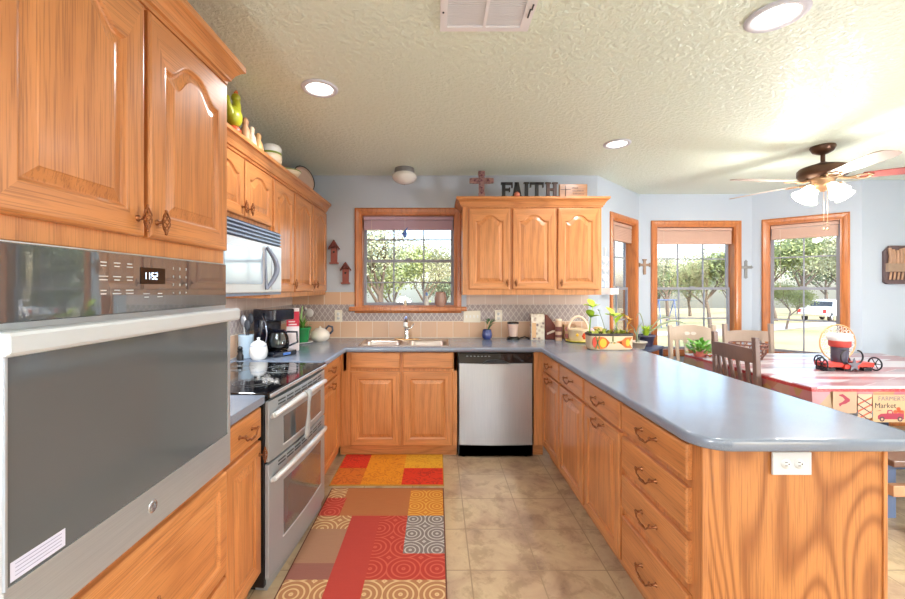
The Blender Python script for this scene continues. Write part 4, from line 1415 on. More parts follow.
mb = MB(); mb.tube([(.093 * math.cos(a), .093 * math.sin(a), .056) for a in [k * PI / 12 for k in range(24)]], .004, 6, True); mb.build('rim', mat('band_green', (120, 136, 40), .4), r)
r = empty('decorative_plate', (-1.16, 3.50, zt2 + .003), 0, 'large black-rimmed plate leaning at the end of the left cabinets', 'plate')
M_ = Matrix.Translation((0, 0, .150)) @ Matrix.Rotation(math.radians(-96), 4, 'Y') @ Matrix.Rotation(0, 4, 'Z')
Mq = Matrix.Translation((0, 0, .122)) @ Matrix.Scale(.80, 4) @ Matrix.Rotation(math.radians(62), 4, 'Z') @ Matrix.Rotation(math.radians(80), 4, 'X')
mb = MB(Mq); mb.lathe([(.001, -.006), (.10, -.006), (.143, .006), (.143, .010), (.10, 0), (.001, 0)], 36, cap=False); mb.build('plate_disc', mat('plate_blush', (198, 168, 150), .3, vary=.15, vscale=12), r)
mb = MB(Mq); mb.tube([(.145 * math.cos(a), .145 * math.sin(a), .008) for a in [k * PI / 20 for k in range(40)]], .006, 6, True); mb.build('rim', BLACKM, r)

# ------------------------------------------------------------------ birdhouse plaques on the back wall
RW_ = mat('birdhouse_red', (150, 84, 76), .55, vary=.2, vscale=25); RW2 = mat('birdhouse_roof', (118, 60, 56), .55, vary=.2, vscale=25)
for px, y0p, y1p, lab in ((334, 240, 264, 'upper rust-red birdhouse plaque left of the window, higher of the two'), (345.6, 262, 284, 'lower rust-red birdhouse plaque beside the window, lower of the two')):
    y = YB - .02
    h = (y1p - y0p) * y / 402
    r = empty('birdhouse_plaque', (X(px, y), YB - .001, Z(y1p, y)), 0, lab, 'wall decoration', 'birdhouse plaques left of the window')
    mb = MB(); mb.box(-.030, .030, -.030, 0, 0, h * .72); mb.box(-.042, .042, -.038, 0, 0, .016); mb.build('house', RW_, r, .002)
    mb = MB(); mb.prism([(-.052, h * .66), (0, h), (.052, h * .66), (.052, h * .60), (0, h * .9), (-.052, h * .60)], -.042, 0, 0, 'y'); mb.prism([(-.03, h * .66), (.03, h * .66), (0, h * .92)], -.030, 0, 0, 'y'); mb.build('roof', RW2, r)
    mb = MB(); mb.lathe([(.0001, -.0315), (.010, -.0315), (.010, -.029)], 14, (0, 0, h * .5), 'y'); mb.tube([(0, -.030, h * .3), (0, -.048, h * .3)], .0025, 6); mb.build('entry_hole', BLACKM, r)

# wall crosses in the bay, white scroll rack near the cabinet
def small_cross(px, py, hpx, wpx, m, label, ornate):
    y = 4.715
    h, w = hpx * y / 402, wpx * y / 402
    r = empty('wall_cross', (X(px, y), 4.719, Z(py + hpx / 2, y)), 0, label, 'cross')
    t = w * .24
    mb = MB(); mb.prism(cross_poly(h, w, t, h * .64), -.012, .0, 0, 'y')
    if ornate:
        for (a, b) in ((0, h), (0, 0), (-w / 2, h * .64), (w / 2, h * .64), (0, h * .64)):
            mb.sphere((a, -.006, b), w * .13, 10, 0, (1, .5, 1))
            for q in range(3):
                an = PI / 2 + (q - 1) * PI / 2
                mb.sphere((a + w * .11 * math.cos(an), -.006, b + w * .11 * math.sin(an)), w * .07, 8, 0, (1, .5, 1))
    else:
        mb.box(-w / 2 - .004, -w / 2 + .010, -.016, 0, h * .64 - t * .8, h * .64 + t * .8); mb.box(w / 2 - .010, w / 2 + .004, -.016, 0, h * .64 - t * .8, h * .64 + t * .8)
        mb.box(-t * .8, t * .8, -.016, 0, h - .012, h + .004)
    mb.build('cross_body', m, r, .0015)
small_cross(644.5, 267, 15, 10.5, mat('cross_bronze', (140, 112, 92), .5, .2), 'small brown wooden cross on the wall left of the middle bay window', False)
small_cross(745.7, 269.5, 15.5, 11, mat('cross_pewter', (150, 152, 154), .35, .7), 'ornate pewter cross on the wall between the two right bay windows', True)
e1 = Vector((BAY[1][0] - BAY[0][0], BAY[1][1] - BAY[0][1])).normalized()
def bayp(s, off): return (BAY[0][0] + e1.x * s + e1.y * off, BAY[0][1] + e1.y * s - e1.x * off)
p = bayp(.155, .002)
r = empty('scroll_rack', (p[0], p[1], 1.37), A1, 'white wrought scroll wall rack with a small white shelf beside the bay window', 'wall rack')
WI = mat('white_iron', (236, 236, 238), .4)
mb = MB()
for s in (-1, 1):
    for zc_ in (.13, .22, .31):
        pts = [(s * (.040 - .030 * k / 14) * math.cos(k * PI / 6) + s * .040, -.010, zc_ + (.040 - .028 * k / 14) * math.sin(k * PI / 6)) for k in range(15)]
        mb.tube(pts, .005, 6)
mb.tube([(0, -.010, .02), (0, -.010, .40)], .005, 6)
mb.tube([(.012 * math.cos(a), -.010, .415 + .018 * math.sin(a)) for a in [k * PI / 6 for k in range(12)]], .005, 6, True)
mb.build('scroll_work', WI, r)
mb = MB(); mb.box(-.095, .095, -.105, -.001, -.035, .030); mb.build('shelf_box', WI, r, .004)

# ------------------------------------------------------------------ things on the counter, left
cz = CZ1 + .0008
cm = empty('coffee_maker', (-1.205, 2.965, cz), math.radians(58), 'glossy black drip coffee maker with glass carafe on the left counter', 'coffee maker')
NB = mat('coffee_black', (16, 20, 34), .12, coat=.6)
mb = MB(); mb.prism([(a, b) for a, b in rrect(-.100, .100, -.150, .110, .03)], 0, .035); mb.build('base', NB, cm, .006)
mb = MB(); mb.prism(rrect(-.100, .100, .030, .110, .03), .03, .30); mb.build('water_tank', NB, cm, .004)
mb = MB(); mb.prism(rrect(-.105, .105, -.120, .115, .035), .255, .335); mb.build('brew_head', NB, cm, .008)
mb = MB(); mb.lathe([(.045, .245), (.075, .262)], 20, (0, -.05, 0)); mb.build('filter_basket', BLACKM, cm)
mb = MB(); mb.lathe([(.060, .037), (.074, .050), (.076, .090), (.070, .130), (.058, .160), (.056, .172), (.054, .172), (.056, .158), (.068, .128), (.073, .090), (.071, .052), (.001, .040)], 28, (0, -.055, 0), cap=False); cf = mb.build('carafe', CLEAR, cm)
mb = MB(); mb.lathe([(.001, .185), (.045, .184), (.060, .172)], 24, (0, -.055, 0)); mb.build('carafe_lid', NB, cf)
mb = MB(); mb.tube([(.055, -.075, .165), (.115, -.115, .160), (.120, -.118, .085), (.070, -.085, .060)], [.008, .009, .009, .007], 8); mb.build('carafe_handle', NB, cf)
mb = MB(); mb.lathe([(.001, .041), (.069, .050), (.071, .072), (.001, .072)], 24, (0, -.055, 0)); mb.build('coffee', mat('coffee_liquid', (60, 44, 50), .1), cf)
mb = MB(); mb.box(-.03, .03, -.154, -.149, .010, .026); mb.build('switch_panel', mat('switch_blue', (70, 110, 180), .3), cm)
mb = MB(); mb.tube([(-.107, -.02, .29), (-.109, -.06, .24), (-.108, -.075, .16), (-.104, -.05, .09)], .004, 6); mb.build('side_trim', mat('trim_chrome', (170, 175, 190), .2, .8), cm)

def loc_at(px, py, z): 
    y = 402.0 * (ZC - z) / (py - 287.0); return ((px - 437.0) * y / 402.0, y)
jx, jy = -1.225, 2.76
r = empty('lidded_jar', (jx, jy, cz), 0, 'white ceramic lidded jar with blue band beside the coffee maker', 'jar')
mb = MB(); mb.lathe([(.042, 0), (.056, .02), (.060, .055), (.055, .085), (.050, .098)], 24); mb.build('jar_body', WHITEG, r)
mb = MB(); mb.lathe([(.0562, .078), (.0520, .094)], 24, cap=False); mb.build('blue_band', mat('band_blue', (96, 124, 168), .3), r)
mb = MB(); mb.lathe([(.052, .098), (.050, .106), (.030, .122), (.010, .130), (.008, .138), (.013, .146), (.001, .152)], 24); mb.build('lid', WHITEG, r)
r = empty('utensil_crock', (-1.345, 2.83, cz), 0, 'tall light blue crock holding dark kitchen utensils by the range', 'crock')
mb = MB(); mb.lathe([(.045, 0), (.050, .02), (.050, .15), (.053, .16), (.048, .16), (.046, .02), (.001, .012)], 24, cap=False); mb.build('crock_body', mat('crock_blue', (178, 198, 214), .3), r)
for i, (dx, dy, h) in enumerate(((-.02, .01, .30), (.015, -.015, .27), (.02, .02, .31))):
    mb = MB(); mb.tube([(0, 0, .03), (dx, dy, h - .07)], .004, 6); mb.sphere((dx * 1.15, dy * 1.15, h - .04), .028, 10, 0, (.8, .35, 1.4)); mb.build('utensil', DARKSTEEL if i else STEEL, r)
r = empty('pepper_mill', (-1.335, 2.725, cz), 0, 'small black spice grinder between the jar and the range', 'grinder')
mb = MB(); mb.lathe([(.022, 0), (.022, .03), (.014, .045), (.018, .065)], 14); mb.build('mill_body', BLACKM, r)
mb = MB(); mb.sphere((0, 0, .078), .017, 12); mb.build('knob', BLACKM, r)
r = empty('snack_box', (-1.125, 3.14, cz), .25, 'red and white cardboard package standing behind the coffee maker', 'box')
mb = MB(); mb.box(-.045, .045, -.025, .025, 0, .330); bx_ = mb.build('carton', mat('carton_white', (236, 222, 224), .5), r, .002)
mb = MB(); mb.box(-.0455, .0455, -.0256, .0256, .19, .305); mb.build('red_panel', mat('carton_red', (206, 44, 72), .45), bx_)
mb = MB()
for k in range(3): mb.box(-.03, .03 - .012 * k, -.0262, -.0257, .200 + .022 * k, .210 + .022 * k)
mb.build('printed_lines', mat('carton_white', (236, 222, 224), .5), bx_)

GRN = mat('leaf_green', (96, 150, 60), .5, vary=.3, vscale=12)
LIME = mat('leaf_lime', (176, 208, 58), .45, vary=.2, vscale=12)
def leaf(mb, base, tip, w, mi=0, droop=.15, n=5):
    b, t = Vector(base), Vector(tip); d = t - b
    side = d.cross(Vector((0, 0, 1)))
    if side.length < 1e-4: side = Vector((1, 0, 0))
    side.normalize(); L = d.length
    up = side.cross(d).normalized()
    vs, fs = [], []
    for k in range(n + 1):
        u = k / n
        c = b + d * u + up * (L * droop * math.sin(PI * u))
        ww = w * .5 * math.sin(PI * (u * .92 + .04)) ** .8
        vs += [c - side * ww, c - up * ww * .25, c + side * ww]
    for k in range(n):
        i = k * 3
        fs += [(i, i + 1, i + 4, i + 3), (i + 1, i + 2, i + 5, i + 4)]
    vs2 = [v - up * .0012 for v in vs]; m = len(vs)
    fs2 = [tuple(m + q for q in reversed(f)) for f in fs]
    mb.add(vs + vs2, fs + fs2, mi, True)

r = empty('potted_plant', (-1.195, 3.56, cz), 0, 'kelly green pot with small plant on a white saucer, left corner', 'potted plant')
mb = MB(); mb.lathe([(.055, 0), (.095, .008), (.098, .014), (.06, .008), (.001, .006)], 28, cap=False); mb.build('saucer', WHITEG, r)
mb = MB(); mb.lathe([(.050, .009), (.056, .02), (.074, .120), (.079, .122), (.079, .140), (.072, .140), (.068, .125), (.001, .118)], 28, cap=False); mb.build('pot', mat('pot_green', (14, 132, 62), .25, coat=.4), r)
mb = MB(); mb.lathe([(.001, .128), (.069, .124)], 20, cap=False); mb.build('soil', mat('soil', (62, 44, 34), .9, vary=.3, vscale=60), r)
mb = MB()
for k in range(22):
    a = random.uniform(0, 2 * PI); rr = random.uniform(.02, .10); z = random.uniform(.14, .22)
    leaf(mb, (rr * .3 * math.cos(a), rr * .3 * math.sin(a), .125), (rr * math.cos(a), rr * math.sin(a), z), .018)
mb.build('foliage', GRN, r)
mb = MB(); leaf(mb, (0, 0, .13), (.005, .0, .33), .055, 0, .05); leaf(mb, (.01, 0, .13), (.045, .01, .27), .035); mb.build('tall_leaf', mat('leaf_light', (150, 192, 120), .5), r)
r = empty('teapot', (-1.075, 3.70, cz), math.radians(20), 'round white teapot with a dark handle in the left back corner', 'teapot')
mb = MB(); mb.lathe([(.055, 0), (.080, .02), (.090, .05), (.078, .085), (.050, .105)], 26); mb.build('teapot_body', mat('enamel_cream', (236, 226, 214), .2, coat=.4), r)
mb = MB(); mb.lathe([(.050, .104), (.045, .114), (.012, .120), (.010, .130), (.001, .138)], 22); mb.build('lid', mat('enamel_cream', (236, 226, 214), .2), r)
mb = MB(); mb.tube([(-.075, 0, .045), (-.110, 0, .075), (-.120, 0, .100)], [.018, .012, .009], 10); mb.build('spout', mat('enamel_cream', (236, 226, 214), .2), r)
mb = MB(); mb.tube([(.045, 0, .104), (.075, 0, .135), (.108, 0, .125), (.112, 0, .09), (.085, 0, .06)], .010, 8); mb.build('handle', mat('handle_navy', (44, 52, 74), .3), r)
r = empty('wall_ornament', (X(308.5, 3.9), YB - .010, Z(313, 3.9)), 0, 'small round white wall ornament above the teapot', 'ornament')
mb = MB(); mb.lathe([(.001, -.02), (.030, -.018), (.042, -.008), (.044, 0)], 22, (0, 0, 0), 'y'); mb.build('disc', mat('disc_grey', (206, 202, 200), .4), r)
mb = MB(); mb.sphere((-.03, -.008, .038), .014, 10); mb.build('hook', mat('disc_grey', (206, 202, 200), .4), r)

# on the window sill
zs = KW[2] + .0015
r = empty('figurine', (X(426.5, 3.93), 3.955, zs), 0, 'small white and blue bottle-shaped figurine on the kitchen window sill', 'figurine')
mb = MB(); mb.lathe([(.020, 0), (.026, .01), (.024, .05), (.012, .085), (.010, .11)], 16); mb.build('body', WHITEG, r)
mb = MB(); mb.lathe([(.012, .105), (.014, .125), (.001, .145)], 14); mb.build('cap', mat('fig_blue', (90, 130, 190), .3), r)
r = empty('votive_holder', (X(440.5, 3.93), 3.945, zs), 0, 'squat rose-tan vase at the right end of the window sill', 'vase')
mb = MB(); mb.lathe([(.036, 0), (.056, .03), (.060, .08), (.052, .13), (.050, .145), (.046, .145), (.048, .12), (.05, .04), (.001, .01)], 22, cap=False); mb.build('vase_body', mat('vase_rose', (176, 142, 130), .35, vary=.2, vscale=30), r)
r = empty('figurine', (X(405, 3.93), 3.955, zs), 0, 'tiny cream figurine in the middle of the kitchen window sill', 'figurine')
mb = MB(); mb.lathe([(.014, 0), (.016, .02), (.008, .045)], 12); mb.sphere((0, 0, .052), .011, 10); mb.build('body', CRM, r)
r = empty('glass_ornament', (X(405, 3.95), 3.946, 1.93), 0, 'blue glass bird ornament hanging in the kitchen window', 'ornament')
mb = MB(); mb.sphere((0, 0, 0), .026, 12, 0, (.8, .4, 1.5)); mb.prism([(-.045, .0), (0, -.02), (.0, .02)], -.003, .003, 0, 'y'); mb.prism([(0, .0), (.03, .07), (-.01, .03)], -.003, .003, 0, 'y'); mb.build('bird', mat('glass_blue', (70, 110, 190), .2), r)
mb = MB(); mb.tube([(0, 0, .03), (0, .0, .165)], .0010, 4); mb.build('string', WHITEP, r)

# ------------------------------------------------------------------ things on the counter, right of the sink
def CP(px, py, z=CZ1):
    y = 402.0 * (ZC - z) / (py - 287.0); return X(px, y), y
r = empty('vase_plant', (X(487, 3.82), 3.82, cz), 0, 'leafy cutting in a dark blue glass vase right of the sink', 'plant')
mb = MB(); mb.lathe([(.030, 0), (.046, .015), (.050, .045), (.044, .075), (.040, .085), (.042, .092), (.038, .092), (.036, .08), (.001, .02)], 22, cap=False); mb.build('glass_vase', mat('vase_blue', (52, 66, 128), .1, coat=.7), r)
mb = MB()
for k in range(14):
    a = random.uniform(0, 2 * PI); z = random.uniform(.11, .20); x = .02 * math.cos(a) + (z - .10) * .45
    leaf(mb, (x * .6, 0, z - .03), (x + .035 * math.cos(a), .03 * math.sin(a), z), .022)
mb.tube([(0, 0, .05), (.02, 0, .13), (.05, 0, .19)], .003, 6)
mb.build('foliage', mat('leaf_dark', (72, 120, 66), .5, vary=.3), r)
r = empty('travel_tumbler', (X(513, 3.80), 3.80, cz), 0, 'pink tumbler cup with black lid and black base on the back counter', 'cup')
mb = MB(); mb.lathe([(.034, .02), (.040, .05), (.052, .145), (.052, .150)], 24); mb.build('cup_body', mat('cup_pink', (220, 190, 178), .25), r)
mb = MB(); mb.lathe([(.054, .148), (.056, .158), (.052, .166), (.001, .168)], 24); mb.build('lid', BLACKG, r)
mb = MB(); mb.lathe([(.060, 0), (.060, .018), (.040, .030)], 24); mb.build('base', BLACKG, r)
mb = MB(); mb.tube([(X(520, 3.8), 3.84, cz + .006), (X(526, 3.8), 3.86, cz + .018), (X(530, 3.8), 3.85, cz + .006), (X(540, 3.8), 3.88, cz + .006), (X(556, 3.8), 3.90, cz + .008)], .006, 6)
tag(mb.build('power_cord', BLACKM), 'black power cord lying along the back counter behind the boxes', 'cord')  # one loose power cord
PAT = N('carton_pattern'); v_ = PAT.coord(); vv = PAT.n('TexVoronoi'); vv.inputs['Scale'].default_value = 26; PAT.l(v_, vv.inputs['Vector'])
PAT.color(PAT.ramp(vv.outputs['Distance'], [(.15, (98, 76, 92)), (.35, (206, 186, 168)), (.6, (232, 222, 206))])); PAT.set(Roughness=.45)
bx0, bx1 = X(531.3, 3.76), X(544.6, 3.76)
r = empty('tall_box', ((bx0 + bx1) / 2, 3.79, cz), 0, 'tall white and tan patterned box against the back wall tiles', 'box')
w_ = bx1 - bx0
mb = MB(); mb.box(-w_ / 2, w_ / 2, -.03, .03, 0, .245); b_ = mb.build('carton', PAT.m, r, .002)
mb = MB(); mb.box(-w_ / 2 + .006, -w_ / 2 + .045, -.0312, -.0300, .02, .16); mb.build('tan_panel', mat('carton_tan', (222, 178, 134), .5), b_)
r = empty('knife_block', (X(550.0, 3.80), 3.83, cz), 0, 'reddish-brown wooden block with pointed top beside the tall box', 'knife block')
KB = mat('mahogany', (112, 54, 44), .4, vary=.25, vscale=14)
mb = MB(); mb.prism([(-.045, 0), (.055, 0), (.058, .12), (.010, .190), (-.030, .235), (-.045, .225)], -.035, .035, 0, 'y'); mb.build('block', KB, r, .004)
mb = MB(); mb.prism([(-.030, .045), (.045, .072), (.050, .090), (.020, .085), (-.030, .062)], -.038, -.035, 0, 'y'); mb.build('pale_emblem', mat('emblem_cream', (226, 206, 186), .5), r)
r = empty('canister', (X(558.6, 3.72), 3.72, cz), 0, 'slim striped cream and brown canister right of the wooden block', 'canister')
mb = MB(); mb.lathe([(.030, 0), (.030, .185)], 20); mb.build('canister_body', mat('can_cream', (214, 180, 150), .4), r)
mb = MB(); mb.lathe([(.0308, .03), (.0308, .055)], 20, cap=False); mb.lathe([(.0308, .085), (.0308, .13)], 20, cap=False); mb.build('stripes', mat('can_brown', (122, 66, 62), .4), r)
mb = MB(); mb.lathe([(.031, .185), (.031, .200), (.001, .203)], 20); mb.build('lid', mat('can_lid', (226, 206, 186), .4), r)
r = empty('spice_rack', (X(571, 3.80), 3.865, cz), 0, 'low tan wooden rack of small packets behind the hen basket', 'rack')
rwid = .12
mb = MB(); mb.box(-rwid / 2, rwid / 2, -.04, .04, 0, .012); mb.box(-rwid / 2, rwid / 2, .03, .04, 0, .135); mb.box(-rwid / 2, rwid / 2, -.04, -.032, .05, .075); mb.box(-rwid / 2, rwid / 2, -.04, -.032, .115, .130)
mb.box(-rwid / 2, -rwid / 2 + .01, -.04, .04, 0, .135); mb.box(rwid / 2 - .01, rwid / 2, -.04, .04, 0, .135); mb.build('rack_frame', mat('rack_tan', (206, 160, 120), .5), r)
for i in range(3):
    mb = MB(); mb.box(-.042 + i * .029, -.018 + i * .029, -.028, .01, .013, .110); mb.build('packet', mat(('packet_rose', 'packet_plum', 'packet_cream')[i], ((190, 120, 120), (120, 70, 90), (230, 210, 180))[i], .5), r)

# hen basket with arched handle
hx, hy = CP(580, 342.5)
r = empty('hen_basket', (hx, hy + .05, cz), 0, 'cream ceramic basket with arched handle and red flower on a yellow dish', 'basket')
CRG = mat('basket_cream', (232, 206, 170), .3, coat=.3, vary=.06)
mb = MB(); mb.lathe([(.070, 0), (.108, .008), (.112, .015), (.07, .011), (.001, .008)], 28, cap=False); mb.build('saucer', mat('saucer_yellow', (228, 214, 90), .35), r)
mb = MB(); mb.lathe([(.072, .010), (.082, .03), (.086, .075), (.092, .105), (.098, .118), (.090, .118), (.080, .08), (.001, .03)], 28, cap=False); mb.build('bowl', CRG, r)
mb = MB(); mb.tube([(.086 * math.cos(a), 0, .108 + .120 * math.sin(a)) for a in [k * PI / 16 for k in range(17)]], .011, 10); mb.build('handle', mat('handle_blush', (240, 214, 188), .35), r)
mb = MB()
for k in range(6):
    a = k * PI / 3; mb.sphere((.035 + .018 * math.cos(a), -.086, .060 + .018 * math.sin(a)), .013, 10, 0, (1, .4, 1))
mb.build('red_flower', mat('flower_red', (222, 78, 36), .35), r)
mb = MB(); mb.sphere((.035, -.092, .060), .009, 8); mb.sphere((-.035, -.084, .070), .014, 8, 0, (1, .4, 1)); mb.build('flower_centre', mat('flower_yellow', (238, 188, 50), .35), r)
mb = MB(); mb.sphere((.115, -.02, .10), .026, 12, 0, (1, .7, 1)); mb.tube([(.09, -.02, .07), (.12, -.03, .06), (.14, -.03, .02)], [.02, .016, .010], 8); mb.build('hen_head', mat('hen_lilac', (208, 176, 196), .35), r)
mb = MB(); mb.sphere((.14, -.03, .02), .022, 10, 0, (1.4, 1, .9)); mb.build('pale_blue_foot', mat('foot_blue', (196, 222, 232), .35), r)

# painted planter with sprouting cuttings
p0, p1 = CP(590, 350.5), CP(635.5, 350.5)
pxc, pyc = (p0[0] + p1[0]) / 2, p0[1] + .075
r = empty('planter_box', (pxc, pyc, cz), 0, 'oval painted planter with orange and yellow motifs on the peninsula counter', 'planter'); r.scale = (1, 1, 1.15)
hw, hd_ = (p1[0] - p0[0]) / 2, .075
def oval(hw, hd, n=48, p=5.0):
    return [(hw * math.copysign(abs(math.cos(a)) ** (2 / p), math.cos(a)), hd * math.copysign(abs(math.sin(a)) ** (2 / p), math.sin(a))) for a in [2 * PI * k / n for k in range(n)]]
def lofted(rings, mi=0, capb=True, capt=False):
    mb = MB(); n = len(rings[0][0]); vs = []; fs = []
    for poly, z in rings: vs += [(a, b, z) for a, b in poly]
    for k in range(len(rings) - 1):
        for i in range(n):
            j = (i + 1) % n; fs.append((k * n + i, k * n + j, (k + 1) * n + j, (k + 1) * n + i))
    if capb: fs.append(tuple(range(n - 1, -1, -1)))
    if capt: fs.append(tuple(range((len(rings) - 1) * n, len(rings) * n)))
    mb.add(vs, fs, mi, True); return mb
lofted([(oval(hw * .88, hd_ * .90), 0), (oval(hw * .96, hd_ * .99), .010), (oval(hw * .97, hd_), .09), (oval(hw * .98, hd_), .105)]).build('planter_body', mat('planter_cream', (226, 200, 166), .3, coat=.3), r)
lofted([(oval(hw * .99, hd_ * 1.02), .097), (oval(hw * 1.0, hd_ * 1.04), .101), (oval(hw, hd_ * 1.04), .112), (oval(hw * .95, hd_ * .95), .114), (oval(hw * .94, hd_ * .93), .100)], 0, False).build('rim', mat('rim_dark', (58, 48, 44), .4), r)
lofted([(oval(hw * .94, hd_ * .93), .100), (oval(hw * .01, hd_ * .01), .104)], 0, False).build('soil', mat('soil', (62, 44, 34), .9), r)
def motif(polys, m, name):
    mb = MB()
    for poly in polys: mb.prism(poly, -hd_ * 1.005 - .001, -hd_ * .86, 0, 'y')
    return mb.build(name, m, r)
OR_, YE_, RD_, GR_ = mat('motif_orange', (226, 104, 30), .35), mat('motif_yellow', (240, 180, 44), .35), mat('motif_red', (206, 60, 40), .35), mat('motif_green', (96, 110, 50), .4)
def disc(cx, cz_, a, b, n=16): return [(cx + a * math.cos(2 * PI * k / n), cz_ + b * math.sin(2 * PI * k / n)) for k in range(n)]
motif([disc(-hw * .52, .050, .060, .042), [(hw * .30, .052), (hw * .56, .088), (hw * .86, .090), (hw * .72, .052), (hw * .86, .014), (hw * .56, .018)], [(-hw * .35, .012), (-hw * .12, .052), (-hw * .35, .09), (-hw * .2, .052)], [(hw * .14, .058), (hw * .40, .066), (hw * .40, .040)]], OR_, 'orange_motif')
def off_(polys, m, name, e):
    mb = MB()
    for poly in polys: mb.prism(poly, -hd_ * 1.005 - .001 - e, -hd_ * .86, 0, 'y')
    return mb.build(name, m, r)
for d_ in (disc(-hw * .42, .050, .026, .030), disc(hw * .66, .052, .016, .024), disc(0.01, .050, .006, .006)): off_([d_], YE_, 'yellow_motif', .0008)
off_([disc(-hw * .76, .055, .022, .038)], RD_, 'red_motif', .0006)
off_([[(-hw * .78, .01), (-hw * .72, .01), (-hw * .55, .095), (-hw * .61, .095)], [(-hw * .61, .01), (-hw * .55, .01), (-hw * .72, .095), (-hw * .78, .095)], [(-.004, .06), (.006, .06), (.006, .096), (-.004, .096)]], GR_, 'green_motif', .0014)
off_([[(-.032, .050), (-.004, .056), (-.004, .048)], [(.034, .050), (.006, .056), (.006, .048)]], GR_, 'green_motif', .0014)
mb = MB()
for k in range(46):
    x = random.uniform(-hw * .85, hw * .85); y = random.uniform(-hd_ * .7, hd_ * .7)
    a = random.uniform(0, 2 * PI); l_ = random.uniform(.02, .05)
    leaf(mb, (x, y, .103), (x + l_ * math.cos(a), y + l_ * .6 * math.sin(a), .108 + random.uniform(.005, .035)), .024)
mb.build('succulent_leaves', mat('succulent', (170, 176, 70), .5, vary=.3, vscale=20), r)
def sprout(x, y, h, lean, lm, n, lw, nm='sprout'):
    mb = MB(); pts = [(x + lean * (k / 8) ** 1.5, y, .10 + h * k / 8) for k in range(9)]
    mb.tube(pts, .0028, 6)
    for k in range(n):
        a = 2 * PI * k / max(1, n) + .5; t = pts[-1] if k < 3 else pts[5]
        leaf(mb, t, (t[0] + lw * math.cos(a), t[1] + lw * .7 * math.sin(a), t[2] + lw * (.75 if k % 2 else .2)), lw * .9)
    return mb.build(nm, lm, r)
sprout(-hw * .80, .04, .19, .03, LIME, 5, .075); sprout(-hw * .85, .0, .12, .01, GRN, 3, .035)
sprout(hw * .45, .02, .125, -.03, LIME, 4, .085); sprout(-hw * .1, .02, .16, -.05, mat('stem_grey', (150, 160, 140), .5), 2, .02)
sprout(hw * .75, .0, .10, .03, mat('leaf_ochre', (206, 150, 60), .5), 4, .045)
sprout(hw * .90, .0, .12, -.03, mat('leaf_ochre', (206, 150, 60), .5), 2, .04)
# cream figurine standing between basket and planter
r = empty('figurine', (X(598, 3.72), 3.72, cz), 0, 'small cream and tan dish-like figurine behind the planter box', 'figurine')
mb = MB(); mb.lathe([(.03, 0), (.045, .05), (.055, .10), (.035, .125), (.001, .13)], 18); mb.build('body', mat('fig_sand', (214, 176, 120), .4), r)
# ------------------------------------------------------------------ dining table with cloth
TX0, TX1, TY0_, TY1_ = 2.42, 4.30, 2.60, 3.90
TZ = .76
tb = empty('dining_table', ((TX0 + TX1) / 2, (TY0_ + TY1_) / 2, 0), 0, 'rectangular dining table with dark legs under the patchwork cloth', 'table')
tw_, td_ = (TX1 - TX0) / 2, (TY1_ - TY0_) / 2
TBW = mat('table_blue_grey', (66, 74, 100), .45)
mb = MB(); mb.box(-tw_, tw_, -td_, td_, TZ - .035, TZ - .004); mb.build('tabletop', TBW, tb, .003)
mb = MB(); mb.box(-tw_ + .06, tw_ - .06, -td_ + .06, -td_ + .085, TZ - .13, TZ - .035); mb.box(-tw_ + .06, tw_ - .06, td_ - .085, td_ - .06, TZ - .13, TZ - .035)
mb.box(-tw_ + .06, -tw_ + .085, -td_ + .06, td_ - .06, TZ - .13, TZ - .035); mb.box(tw_ - .085, tw_ - .06, -td_ + .06, td_ - .06, TZ - .13, TZ - .035); mb.build('apron', TBW, tb)
for sx in (-1, 1):
    for sy in (-1, 1):
        mb = MB(); x, y = sx * (tw_ - .09), sy * (td_ - .09)
        mb.box(x - .035, x + .035, y - .035, y + .035, 0, TZ - .036); mb.build('leg', TBW, tb, .004)

# cloth top: long planks of faded red, white and grey; drape: patches
g = N('cloth_planks')
v_ = g.coord((1.1, 9.0, 1), rot=(0, 0, math.radians(14)))
br = g.n('TexBrick'); br.offset = .37; br.inputs['Scale'].default_value = 1.0; br.inputs['Brick Width'].default_value = .75; br.inputs['Row Height'].default_value = .8; br.inputs['Mortar Size'].default_value = .006
br.inputs['Color1'].default_value = (0, 0, 0, 1); br.inputs['Color2'].default_value = (1, 1, 1, 1); br.inputs['Mortar'].default_value = (.35, .35, .35, 1)
g.l(v_, br.inputs['Vector'])
st = g.noise(g.coord((2, 40, 1), rot=(0, 0, math.radians(14))), 3, 4)
c = g.ramp(br.outputs['Color'], [(0.0, (150, 44, 60)), (.16, (206, 198, 206)), (.36, (160, 120, 128)), (.52, (112, 92, 108)), (.66, (212, 204, 208)), (.88, (160, 52, 62))], 'CONSTANT')
c = g.mix(g.math('MULTIPLY', st, .42), c, lin((220, 208, 210)))
g.color(c); g.set(Roughness=.28, Coat_Weight=.35, Coat_Roughness=.15)
CLOTH = g.m
DR = .165
tc = empty('tablecloth', ((TX0 + TX1) / 2, (TY0_ + TY1_) / 2, TZ), 0, 'patchwork harvest tablecloth in red, cream and grey covering the dining table', 'tablecloth')
mb = MB()
nx, ny = 40, 26
per = []
hx_, hy_ = tw_ + .006, td_ + .006
for k in range(nx): per.append((-hx_ + 2 * hx_ * k / nx, -hy_, 0, -1))
for k in range(ny): per.append((hx_, -hy_ + 2 * hy_ * k / ny, 1, 0))
for k in range(nx): per.append((hx_ - 2 * hx_ * k / nx, hy_, 0, 1))
for k in range(ny): per.append((-hx_, hy_ - 2 * hy_ * k / ny, -1, 0))
n = len(per); vs = []; fs = []; mi = []
for (x, y, a, b) in per: vs.append((x, y, .003))
rows = [(.004, -.004), (.006, -.05), (.009, -.10), (.012, -DR)]
